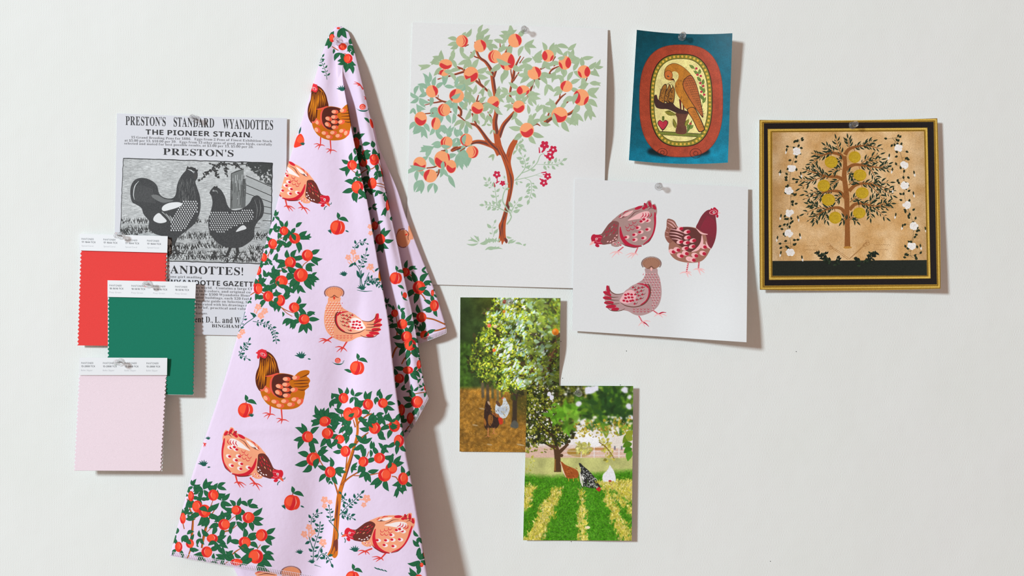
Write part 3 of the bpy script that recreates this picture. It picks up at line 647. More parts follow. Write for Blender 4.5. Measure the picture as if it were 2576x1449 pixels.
# ---------------------------------------------------------------- peach tree print
ZI, ZJ = (1010, 40, 4.0255), (1010, 360, 3.8127)
def art_peach():
    cv = Cv(1016, 50, 1534, 732, 2, (233, 233, 231))
    LG, LB = (170, 190, 152), (152, 188, 160)
    PO, PR, TB, TD = (253, 168, 114), (220, 54, 58), (190, 86, 42), (112, 60, 52)
    def leafs(x, y, r, angs, col, fruit=True):
        rng = random.Random(int(x * 3 + y * 7))
        for q in angs.split():
            a, _, l = q.partition(':')
            l = float(l) if l else 1.0
            if not fruit and rng.random() < 0.22:
                continue
            a = math.radians(float(a) + rng.uniform(-6, 6))
            R = r * (0.7 if fruit else 0.05)
            ln = (1.75 if fruit else 2.0) * r * l * rng.uniform(0.92, 1.12)
            x0, y0 = x + R * math.cos(a), y + R * math.sin(a)
            a2 = a + rng.uniform(-0.25, 0.25)
            c = tuple(np.array(col) + rng.uniform(-5, 5))
            cv.leaf(x0, y0, x0 + ln * math.cos(a2), y0 + ln * math.sin(a2), r * 0.72, c, rng.uniform(-0.16, 0.16))
    def peach(x, y, rx, ry=None, m=0):
        ry = ry or rx
        cv.ell(x, y, rx, ry, PO, n=26)
        rng = random.Random(int(x + 3 * y))
        k = rng.randrange(4)
        f = rng.choice((-1, 1))
        if k == 0:
            cv.blob([(x + f * rx * 0.1, y - 0.95 * ry), (x + f * rx * 0.75, y - 0.55 * ry), (x + f * rx * 0.92, y + 0.1 * ry), (x + f * rx * 0.6, y + 0.7 * ry), (x + f * rx * 0.45, y + 0.1 * ry), (x + f * rx * 0.2, y - 0.4 * ry)], PR)
        elif k == 1:
            cv.blob([(x - f * rx * 0.85, y + 0.1 * ry), (x - f * rx * 0.2, y + 0.25 * ry), (x + f * rx * 0.7, y - 0.25 * ry), (x + f * rx * 0.85, y + 0.35 * ry), (x + f * rx * 0.2, y + 0.92 * ry), (x - f * rx * 0.55, y + 0.75 * ry)], PR)
        elif k == 2:
            cv.line([(x - f * rx * 0.2, y - 0.95 * ry), (x - f * rx * 0.75, y - 0.2 * ry), (x - f * rx * 0.5, y + 0.65 * ry), (x + f * rx * 0.1, y + 0.95 * ry)], [4, rx * 0.34, rx * 0.3, 3], PR)
            cv.line([(x - f * rx * 0.05, y - 0.8 * ry), (x - f * rx * 0.35, y), (x - f * rx * 0.1, y + 0.6 * ry)], [2, 9, 2], PR)
        else:
            cv.blob([(x - f * rx * 0.55, y - 0.8 * ry), (x - f * rx * 0.1, y - 0.2 * ry), (x - f * rx * 0.15, y + 0.5 * ry), (x - f * rx * 0.6, y + 0.75 * ry), (x - f * rx * 0.95, y)], PR)
            cv.blob([(x + f * rx * 0.5, y + 0.2 * ry), (x + f * rx * 0.9, y - 0.1 * ry), (x + f * rx * 0.8, y + 0.5 * ry), (x + f * rx * 0.35, y + 0.9 * ry)], PR)
    def br(pts, w):
        cv.line(pts, w, TB)
        w = np.atleast_1d(w).astype(float)
        cv.line(np.asarray(pts, float) + (w.max() * 0.16, w.max() * 0.06), list(w * 0.45) if len(w) > 1 else w[0] * 0.45, TD)
    cv.crop(*ZI)
    for pts, w in (
        ([(985, 1340), (962, 1200), (945, 1080), (962, 960), (952, 820), (935, 720), (918, 600), (902, 540), (850, 465), (795, 425), (760, 360), (742, 262)], [70, 58, 50, 42, 42, 42, 40, 36, 30, 26, 20, 10]),
        ([(1000, 1400), (950, 1330), (860, 1292), (780, 1275), (716, 1285), (640, 1320), (560, 1345), (500, 1372)], [80, 60, 50, 42, 34, 20, 34, 10]),
        ([(985, 1230), (1030, 1110), (1090, 1035), (1145, 970)], [46, 42, 36, 26]),
        ([(1215, 870), (1270, 830), (1315, 730), (1345, 650), (1420, 632), (1510, 580)], [24, 22, 22, 26, 20, 10]),
        ([(1130, 890), (1100, 800), (1115, 690), (1135, 600), (1150, 520), (1205, 405)], [28, 22, 22, 30, 24, 10]),
        ([(1122, 640), (1108, 560), (1110, 495)], [16, 12, 8]), ([(1130, 660), (1190, 570)], [20, 10]), ([(1195, 480), (1240, 415)], [12, 6]),
        ([(935, 620), (965, 530), (1005, 470), (1055, 370), (1098, 295)], [24, 26, 22, 20, 18]), ([(1002, 345), (997, 265)], [12, 8]),
        ([(960, 1350), (880, 1270), (820, 1185), (760, 1112), (690, 1090)], [40, 44, 34, 30, 18]), ([(765, 1120), (735, 1045), (715, 985)], [18, 20, 18]), ([(690, 1090), (640, 1060), (570, 1000)], [12, 10, 22]),
        ([(872, 970), (905, 1020), (918, 1060)], [8, 16, 14]), ([(890, 775), (800, 695), (720, 630)], [20, 28, 22]), ([(800, 690), (775, 610)], [18, 14]),
        ([(640, 548), (590, 525), (540, 505)], [24, 16, 8]), ([(650, 560), (500, 605), (365, 642)], [24, 18, 12]), ([(500, 585), (400, 590), (345, 575)], [10, 14, 6]), ([(630, 535), (525, 535)], [12, 10]),
        ([(600, 1012), (598, 950), (520, 892), (410, 862), (345, 822)], [26, 26, 22, 18, 14]), ([(410, 865), (320, 880), (235, 870)], [18, 14, 8]), ([(320, 880), (230, 905)], [10, 8]), ([(310, 860), (265, 850)], [8, 10]), ([(505, 972), (340, 982), (225, 992)], [16, 16, 10]), ([(370, 830), (372, 800)], 8), ([(295, 1018), (325, 1015)], 12),
        ([(1080, 1449), (1105, 1335), (1155, 1255), (1215, 1195)], [60, 46, 40, 30]), ([(1320, 1120), (1370, 1095), (1405, 1115)], [8, 18, 8]), ([(1450, 1085), (1520, 1035), (1600, 1000), (1700, 992), (1785, 915)], [44, 36, 24, 30, 14]), ([(1500, 965), (1465, 1065)], [12, 26]),
        ([(1545, 915), (1610, 830), (1665, 785)], [22, 20, 10]), ([(1600, 830), (1612, 768)], [14, 8]), ([(1655, 895), (1730, 830)], [14, 14]), ([(1855, 690), (1880, 625)], [12, 12]), ([(1530, 460), (1560, 410)], [10, 12]), ([(1540, 510), (1590, 475)], [10, 10]), ([(1490, 590), (1530, 540), (1620, 500)], [12, 20, 8]), ([(1405, 540), (1450, 520)], [20, 14]),
        ([(760, 870), (780, 800)], [18, 10]), ([(770, 870), (820, 845)], [14, 10]), ([(800, 895), (850, 882)], [12, 10]), ([(790, 240), (797, 210)], 10), ([(640, 310), (680, 290)], [14, 10]), ([(700, 365), (740, 410), (790, 430)], [8, 14, 14]), ([(690, 945), (705, 960)], 14)):
        br(pts, w)
    lv = [(614, 255, 62, '-170 165 140:.9 -60 100'), (797, 304, 64, '-100 -45 -70 -10:.8'), (1150, 250, 70, '-110 -140 -50:.8 -160'), (943, 412, 68, '-110 -60'), (1070, 460, 80, '-60 150 100:1.1 30'), (447, 490, 65, '-110 -45 180 -150 140'), (705, 593, 75, '-60 -110 -30 0 130 150'), (1483, 404, 62, '-120 -70 -40 160 120'), (1655, 475, 66, '-60 -20 130 170 100'), (1848, 566, 66, '-30 10 100 -110'), (1347, 578, 70, '-130 -170 70 40 20 140'), (1669, 713, 63, '-120 20 130 -30 160'), (1232, 755, 68, '-50 180 -160 20 40'), (1818, 825, 82, '-90 -20 30 60 110 160'), (768, 932, 63, '-60 -20 -120 120 60 100'), (930, 877, 62, '-70 -110 60 150'), (1188, 920, 62, '170 -140 -60 120'), (1600, 1002, 82, '-130 -150 60 40 20'), (1270, 1158, 72, '-160 -120 -80 -45 30 60 150')]
    for x, y, r, a in lv:
        leafs(x, y, r, a, LG)
    for x, y, r, a in ((310, 764, 63, '-110 -70 -40 160 -150 100'), (558, 810, 76, '-60 20 90 60 150'), (430, 952, 65, '160 100 60 -30 130'), (194, 1042, 66, '100 120 60 -110 140'), (348, 1090, 58, '60 90 20 120 -60'), (455, 1285, 62, '150 -130 -80 100 170'), (655, 1255, 64, '-130 -90 100 160 60'), (717, 1378, 64, '140 180 100')):
        leafs(x, y, r, a, LB)
    for x, y, r, a in ((655, 160, 50, '60 90 -80:.6 120'), (780, 190, 56, '-40 -10 -70 110'), (930, 240, 60, '120 -30 150 10'), (1060, 190, 56, '-20 20 130 -60'), (980, 330, 56, '-20 -150 180'), (1240, 300, 60, '-20 60 100 20 -60'), (1330, 430, 64, '160 0 -30 60 120 -120'), (1430, 470, 60, '60 20 100 -150'), (1560, 300, 64, '-60 -30 60 100 20 -80'), (1680, 350, 60, '-40 -10 40 90'), (1820, 430, 60, '-40 0 160 30'), (1950, 520, 50, '-40 10 60'), (1740, 560, 60, '60 110 30 -60'), (1640, 610, 54, '60 100 20 150 -90'), (1560, 560, 56, '60 100 140'), (1470, 690, 56, '-60 60 100 90'), (1900, 680, 60, '-20 20 150'), (1880, 760, 60, '0 30 -30'), (1900, 940, 60, '60 90 110'), (1740, 980, 64, '60 100 30 80'), (1600, 950, 60, '-160 150 -60 60'), (1450, 900, 56, '-20 100 150'), (1270, 500, 60, '60 100 30 160'), (680, 440, 60, '-60 60 110 -120 160'), (520, 440, 56, '-80 -110 100 60'), (300, 500, 60, '-120 180 150 -60'), (480, 570, 56, '0 60 130 30'), (640, 700, 60, '-10 30 150 180 -60'), (840, 560, 50, '-20 20 -60'), (1050, 560, 60, '110 60 150'), (840, 720, 50, '-60 -90 100 130'), (960, 800, 50, '0 -60 60 30'), (1080, 790, 50, '-130 -160 150 90'), (1150, 820, 60, '-90 -50 60 20'), (1290, 820, 56, '-20 30 60 10'), (720, 800, 56, '-80 -60 100'), (660, 850, 60, '-90 60 100 -60'), (870, 1000, 50, '60 90 -60'), (1060, 875, 26, '180 0 120'), (1100, 910, 30, '110 90'), (1350, 700, 24, '60 110 -60'), (640, 1060, 60, '-60 100 60 150'), (1400, 1080, 60, '30 -20 -60'), (1290, 1000, 50, '-90 -110 60'), (1370, 980, 44, '-60 -80 120'), (770, 1050, 30, '-90 80'), (860, 1090, 30, '-160 -20 160 20'), (920, 1150, 26, '100 130 60'), (1180, 1300, 34, '0 -20 110 60'), (1170, 1360, 30, '120 60 180'), (940, 1400, 34, '-160 100 140'), (1160, 1200, 40, '160 130')):
        leafs(x, y, r, a, LG, False)
    for x, y, r, a in ((270, 690, 56, '-80 -110 -60 120'), (180, 700, 56, '-100 60 120'), (180, 830, 56, '-150 20 60 160'), (150, 900, 56, '160 120 30'), (430, 710, 56, '-60 -90 20'), (540, 720, 50, '-20 20 -60'), (340, 920, 50, '90 60 120'), (430, 1100, 56, '60 100 130'), (530, 980, 54, '80 100 60 -60'), (220, 1120, 60, '100 70 130 150'), (120, 930, 40, '60 120 150'), (330, 1330, 60, '150 -160 120'), (560, 1230, 50, '-90 -60 60 100'), (480, 1200, 44, '-90 -60'), (620, 1330, 60, '60 120 100'), (560, 1400, 70, '20 60 100 160'), (470, 1230, 40, '-90 60')):
        leafs(x, y, r, a, LB, False)
    for p in ((614, 255, 62), (797, 304, 64), (1150, 250, 70), (943, 412, 68), (1070, 460, 80, 92), (447, 490, 68, 52), (430, 575, 50, 34), (705, 593, 75, 78), (1483, 404, 62), (1655, 475, 66, 70), (1848, 566, 66), (1347, 578, 70, 66), (1669, 713, 63, 58), (1232, 755, 68, 52), (1818, 825, 82, 84), (310, 764, 63), (558, 810, 76, 72), (430, 952, 65), (768, 932, 63), (930, 877, 62, 66), (1188, 920, 62, 64), (1600, 1002, 82, 80), (194, 1042, 64, 72), (348, 1090, 48, 64), (1270, 1158, 72, 76), (455, 1285, 62, 64), (655, 1255, 64, 64), (717, 1378, 64, 64)):
        peach(*p)
    for x0, y0, x1, y1, w, c in ((960, 430, 1110, 490, 50, LG), (640, 680, 700, 625, 50, LG), (500, 830, 600, 780, 46, LB), (850, 870, 1000, 940, 46, LG), (1540, 980, 1600, 1130, 44, LG), (1150, 830, 1270, 770, 46, LG), (1790, 780, 1740, 900, 50, LG), (1580, 430, 1660, 410, 40, LG), (650, 1200, 635, 1310, 44, LB), (430, 560, 530, 545, 44, LG), (1330, 520, 1250, 540, 60, LG), (400, 1310, 500, 1320, 40, LB)):
        cv.leaf(x0, y0, x1, y1, w, c, 0.12)
    cv.crop(*ZJ)
    VG = (172, 196, 164)
    for x, y, r, a in ((290, 50, 56, '180 160 120 -160'), (260, 130, 60, '100 140 60'), (160, 250, 60, '120 160 100 60'), (200, 350, 66, '110 90 130'), (310, 380, 56, '60 90 110'), (450, 300, 64, '60 100 30 80'), (560, 120, 64, '60 80 100 120'), (620, 80, 50, '100 60'), (400, 240, 50, '60 100 150'), (120, 210, 40, '0 20')):
        leafs(x, y, r, a, LB, False)
    for pts, w in (([(240, 240), (320, 228), (380, 190)], [12, 14, 8]), ([(330, 335), (355, 290), (360, 250)], [14, 16, 12]), ([(320, 295), (345, 275)], [14, 10]), ([(470, 70), (505, 48), (540, 35)], [8, 24, 10]), ([(380, 75), (420, 70)], [14, 14]), ([(560, 78), (610, 45)], [8, 10])):
        br(pts, w)
    for p in ((175, 202, 64, 70), (385, 158, 72, 84), (440, 150, 26, 54), (275, 314, 66, 64), (476, 225, 50, 64)):
        peach(*p)
    cv.leaf(80, 215, 240, 240, 46, LB, 0.1)
    cv.leaf(400, 170, 410, 270, 40, LB, 0.1)
    # trunk
    cv.fill([cr([(928, 940), (938, 860), (932, 790), (955, 740), (985, 640), (1008, 540), (1022, 450), (1015, 350), (1000, 260), (975, 180), (945, 100), (915, 30), (892, -70), (938, -78), (958, 20), (1010, 120), (1030, 128), (1040, 60), (1070, -24), (1114, -20), (1086, 40), (1060, 110), (1048, 185), (1062, 260), (1078, 330), (1074, 400), (1056, 500), (1036, 580), (1018, 680), (1000, 780), (1000, 890), (1018, 945), (1004, 962), (985, 940), (965, 976), (955, 935), (942, 950)], True, 4)], TB)
    for p, w in (([(1000, 180), (1040, 300), (1052, 420), (1030, 560), (995, 700), (960, 800), (955, 930)], [2, 10, 9, 8, 8, 9, 2]), ([(1020, 240), (1060, 350), (1050, 480)], [2, 8, 2]), ([(1028, 480), (1010, 600), (975, 720), (958, 760)], [2, 9, 8, 2]), ([(985, 700), (970, 800), (975, 930)], [2, 10, 3]), ([(930, 30), (980, 130), (1005, 190)], [2, 9, 2]), ([(960, 20), (1000, 130), (1030, 190)], [2, 8, 2]), ([(940, 790), (946, 860), (950, 900)], [3, 12, 2])):
        cv.line(p, w, TD)
    cv.blob([(1000, 600), (1036, 585), (1030, 650), (1000, 670)], TD)
    cv.blob([(985, 910), (1012, 920), (1018, 945), (1000, 955)], TD)
    # climbing vine
    for pts, w in (([(1010, 780), (1045, 730), (1050, 690), (1000, 610), (970, 550), (985, 470), (1020, 420)], [14, 12, 12, 14, 12, 10, 4]), ([(1020, 665), (950, 630), (880, 600), (800, 590)], [10, 10, 8, 5]), ([(950, 630), (920, 590), (905, 500), (895, 430)], [6, 9, 8, 5]), ([(1085, 360), (1150, 290), (1190, 220), (1165, 140)], [9, 10, 8, 4]), ([(1150, 290), (1240, 250), (1300, 190), (1330, 120), (1370, 95)], [8, 9, 9, 8, 4]), ([(1085, 355), (1180, 335), (1260, 315), (1340, 285)], [7, 7, 6, 3]), ([(1180, 335), (1240, 370), (1245, 470), (1225, 550)], [5, 7, 6, 3]), ([(1300, 205), (1400, 205), (1500, 205), (1560, 160)], [4, 6, 6, 3]), ([(1290, 310), (1350, 320)], 4), ([(880, 900), (900, 850), (930, 820)], [6, 8, 6]), ([(1040, 700), (1060, 640), (1090, 590)], [6, 8, 4])):
        cv.line(pts, w, VG)
    for stem, n, ll in (([(920, 590), (905, 500), (895, 430)], 4, 50), ([(950, 630), (880, 600), (790, 595)], 6, 50), ([(1180, 250), (1185, 180), (1150, 110)], 5, 56), ([(1240, 370), (1248, 450), (1222, 545)], 6, 56), ([(1350, 205), (1450, 208), (1550, 165)], 6, 52), ([(1060, 670), (1080, 610), (1120, 560)], 4, 66), ([(985, 450), (1000, 400), (990, 340)], 3, 44), ([(870, 430), (840, 390), (815, 360)], 4, 50), ([(1150, -60), (1130, 20), (1160, 50)], 4, 54), ([(1100, 360), (1130, 370)], 2, 40), ([(1230, 260), (1260, 200)], 2, 50), ([(880, 880), (870, 820), (890, 770)], 3, 56)):
        sprig(cv, stem, n, ll, 3, VG, 0.1, 0.5, 55)
    CR = (206, 34, 70)
    for x, y, r in ((1372, 20, 40), (1455, 62, 36), (1425, 128, 36), (915, 302, 34), (970, 385, 24), (1403, 318, 32), (1365, 380, 34)):
        flower(cv, x, y, r, CR, (233, 225, 225) if r < 38 and r > 26 else None)
    for x0, y0, x1, y1, w in ((1320, 40, 1325, 95, 14), (1395, 85, 1440, 70, 18), (1345, 90, 1370, 60, 24), (1370, 120, 1410, 125, 22), (917, 330, 918, 375, 12), (890, 380, 895, 420, 12), (940, 365, 905, 385, 14), (1340, 285, 1390, 278, 14), (1355, 300, 1395, 310, 14), (1325, 340, 1365, 370, 20), (940, 395, 970, 385, 12), (1365, 105, 1385, 130, 8)):
        cv.line([(x0, y0), (x1, y1)], [w * 0.5, w], CR, smooth=False)
    # grass at the foot
    for k, (x, y, x1, y1) in enumerate(((740, 960, 620, 965), (740, 955, 630, 935), (735, 950, 660, 895), (740, 945, 690, 885), (745, 945, 735, 890), (750, 965, 850, 925), (770, 965, 930, 940), (800, 965, 810, 905), (850, 960, 840, 900), (880, 960, 870, 905), (900, 955, 915, 905), (920, 950, 940, 910), (1025, 960, 1080, 925), (1020, 950, 1100, 930), (1020, 965, 1060, 950), (1005, 895, 1060, 908), (1090, 960, 1160, 978), (1165, 980, 1195, 965), (800, 1028, 900, 1000), (830, 1020, 910, 985), (850, 1025, 975, 1018), (890, 1010, 940, 990))):
        cv.leaf(x, y, x1, y1, 20 if k not in (6, 5) else 34, VG, 0.12 if k % 2 else -0.12)
    cv.ident()
    n = vnoise(cv.h, cv.w, 3, 3) - 0.5
    cv.a += n[..., None] * 5
    return cv

# ---------------------------------------------------------------- print of three hens
ZL = (1420, 430, 3.082)
def art_hens():
    cv = Cv(1436, 446, 1886, 866, 2.5, (230, 231, 230))
    MV, MB, CR, PK = (176, 142, 136), (134, 84, 80), (190, 28, 58), (248, 192, 190)
    # pecking hen, mirrored
    cv.place((662, 612), (1420 + 548 / 3.082, 430 + 640 / 3.082), 9.5, 0.872 / 3.082, flip=True)
    pecking_hen(cv, MV, MB, CR, PK, PK, CR, (120, 66, 66))
    # crested hen, mirrored
    cv.place((952, 706), (1420 + 605 / 3.082, 430 + 1172 / 3.082), 0, 0.905 / 3.082, flip=True, sx=0.95)
    crested_hen(cv, (186, 152, 150), MB, CR, (240, 184, 186), (170, 120, 96), PK, CR, (112, 72, 62))
    # hen standing to the right
    cv.crop(*ZL)
    foot(cv, 962, 700, 946, 786, [(892, 798), (960, 826), (986, 812), (984, 788)], 12, PK, CR)
    foot(cv, 1044, 695, 1038, 762, [(998, 768), (1056, 808), (1086, 792), (1088, 770)], 12, PK, CR)
    B2 = (166, 112, 94)
    cv.blob([(812, 560), (808, 610), (828, 656), (868, 690), (930, 708), (1000, 712), (1060, 700), (1100, 664), (1130, 610), (1150, 560), (1110, 480), (1010, 440), (930, 434), (870, 450), (820, 500)], B2)
    cv.blob([(796, 376), (826, 374), (856, 392), (882, 436), (930, 440), (900, 520), (850, 540), (812, 560), (782, 520), (778, 480), (790, 440)], (150, 96, 82))
    for p in ([(800, 382), (840, 400), (872, 440)], [(796, 400), (830, 420), (862, 450)], [(792, 430), (810, 445)], [(782, 470), (806, 480)], [(782, 506), (806, 512)]):
        cv.line(p, [3, 10, 4], PK, 0.8)
    cv.blob([(880, 440), (940, 434), (1010, 446), (1056, 480), (1068, 530), (1050, 590), (1000, 626), (950, 622), (910, 590), (850, 550), (812, 500), (830, 450)], (104, 56, 52))
    for p in ([(820, 450), (880, 462), (930, 480)], [(812, 475), (870, 482), (920, 500)], [(815, 498), (870, 505), (910, 522)], [(830, 525), (880, 530), (910, 545)]):
        cv.line(p, [3, 9, 4], PK)
    for x, y, f in ((900, 448, 1), (955, 472, 1), (958, 516, 1), (1000, 540, 1), (900, 550, 1), (950, 556, 1), (995, 586, 1), (940, 600, 1)):
        cv.ell(x - 6, y, 26, 16, PK, -15)
        cv.ell(x + 6, y, 16, 12, CR, -15)
    cv.line([(1066, 500), (1064, 560), (1030, 606), (985, 628)], [6, 24, 22, 4], PK)
    for x, y in ((842, 626), (880, 612), (905, 658), (945, 640), (975, 684), (1018, 656), (1080, 640), (1086, 588), (1000, 690)):
        cv.ell(x - 8, y - 2, 27, 19, PK, 15)
        cv.ell(x + 4, y + 2, 15, 13, CR, 15)
    cv.blob([(1020, 440), (1036, 400), (1062, 350), (1096, 312), (1130, 300), (1165, 312), (1174, 370), (1180, 440), (1176, 500), (1160, 560), (1132, 606), (1110, 560), (1096, 500), (1060, 468)], (128, 48, 58))
    for k in range(12):
        x = 1050 + k * 10
        cv.line([(1110 + k * 4, 345 + 3 * k), (x + 14, 430), (x + 6 + k * 0.5, 480 + 4 * k)], [2, 4, 2], (170, 38, 66), 0.8)
    cv.line([(1022, 446), (1060, 482), (1110, 492)], [4, 14, 6], PK)
    cv.line([(1096, 545), (1110, 585), (1135, 604)], [4, 16, 4], PK)
    cv.blob([(1130, 304), (1138, 288), (1150, 294), (1158, 282), (1172, 286), (1180, 296), (1190, 304), (1192, 326), (1180, 340), (1150, 342), (1122, 326)], CR)
    cv.ell(1185, 350, 9, 13, CR)
    cv.poly([(1188, 316), (1212, 326), (1190, 334)], PK)
    cv.ell(1152, 320, 30, 17, (238, 170, 170), -15)
    cv.ell(1152, 320, 25, 13, (178, 34, 60), -15)
    cv.ell(1158, 321, 9, 9, (245, 215, 210))
    cv.ell(1159, 321, 4, 4, (60, 20, 30))
    cv.ident()
    cv.a += (vnoise(cv.h, cv.w, 3, 8) - 0.5)[..., None] * 5
    return cv

# ---------------------------------------------------------------- lettering
_ALPH = {'serif': (0x1D400, 0x1D41A, 0x1D7CE), 'sansb': (0x1D5D4, 0x1D5EE, 0x1D7EC)}
_glyphs = {}
def one_glyph(ch, style):
    """triangles of one character of the built-in fonts and its advance"""
    key = (ch, style)
    if key in _glyphs:
        return _glyphs[key]
    s = ch
    if style in _ALPH:
        U, L, N = _ALPH[style]
        if 'A' <= ch <= 'Z':
            s = chr(U + ord(ch) - 65)
        elif 'a' <= ch <= 'z':
            s = chr(L + ord(ch) - 97)
        elif '0' <= ch <= '9':
            s = chr(N + ord(ch) - 48)
    c = bpy.data.curves.new('lettering', 'FONT')
    c.body = s
    c.resolution_u = 4
    o = bpy.data.objects.new('lettering', c)
    COL.objects.link(o)
    bpy.context.view_layer.update()
    ev = o.evaluated_get(bpy.context.evaluated_depsgraph_get())
    me = ev.to_mesh()
    me.calc_loop_triangles()
    v = np.array([p.co[:2] for p in me.vertices], float).reshape(-1, 2)
    t = np.array([p.vertices[:] for p in me.loop_triangles], int).reshape(-1, 3)
    ev.to_mesh_clear()
    bpy.data.objects.remove(o)
    bpy.data.curves.remove(c)
    tr = v[t]
    if len(tr):
        e1, e2 = tr[:, 1] - tr[:, 0], tr[:, 2] - tr[:, 0]
        neg = e1[:, 0] * e2[:, 1] - e1[:, 1] * e2[:, 0] < 0
        tr[neg] = tr[neg][:, ::-1]
    _glyphs[key] = (tr, (v[:, 0].max() + 0.055) if len(v) else 0.3)
    return _glyphs[key]

def text(cv, body, style, x0, y0, x1, y1, cap, col, a=1.0):
    """line of lettering with its baseline from (x0, y0) to (x1, y1) and capitals cap high"""
    out, x = [], 0.0
    for ch in body:
        if ch == ' ':
            x += 0.26
            continue
        tr, adv = one_glyph(ch, style)
        if len(tr):
            out.append(tr + np.array([x, 0.0]))
        x += adv
    tr = np.concatenate(out)
    lo, hi = tr[..., 0].min(), tr[..., 0].max()
    u = (tr[..., 0] - lo) / (hi - lo)
    px = x0 + (x1 - x0) * u
    py = y0 + (y1 - y0) * u - tr[..., 1] / 0.69 * cap
    cv.fill(list(np.stack([px, py], -1)), col, a)

def art_header(head, code, shade):
    h = np.array(head, float)
    x0, y0 = h.min(0) - 2
    x1, y1 = h.max(0) + 2
    cv = Cv(x0, y0, x1, y1, 4, (238, 240, 241))
    TL, TR, BR, BL = h
    ex, ey = (TR - TL), (BL - TL)
    for k in range(4):
        for row, (s, st, w, cap, col) in enumerate((('PANTONE\u00ae', 'sans', 0.138, 4.4, (88, 92, 96)), (code, 'sansb', 0.158, 4.2, (96, 98, 102)), (shade, 'sans', 0.132, 3.8, (176, 178, 182)))):
            u = 0.022 + 0.2475 * k
            v = (0.36, 0.54, 0.76)[row]
            p = TL + ex * u + ey * v
            q = TL + ex * (u + w) + ey * v
            text(cv, s, st, p[0], p[1], q[0], q[1], cap, col)
    return cv

# ---------------------------------------------------------------- painted plate picture
ZK = (1560, 50, 3.8118)
def super_ell(cx, cy, rx, ry, n=72, e=2.7):
    t = np.arange(n) / n * 2 * math.pi
    c, s = np.cos(t), np.sin(t)
    return np.stack([cx + rx * np.sign(c) * np.abs(c) ** (2 / e), cy + ry * np.sign(s) * np.abs(s) ** (2 / e)], 1)

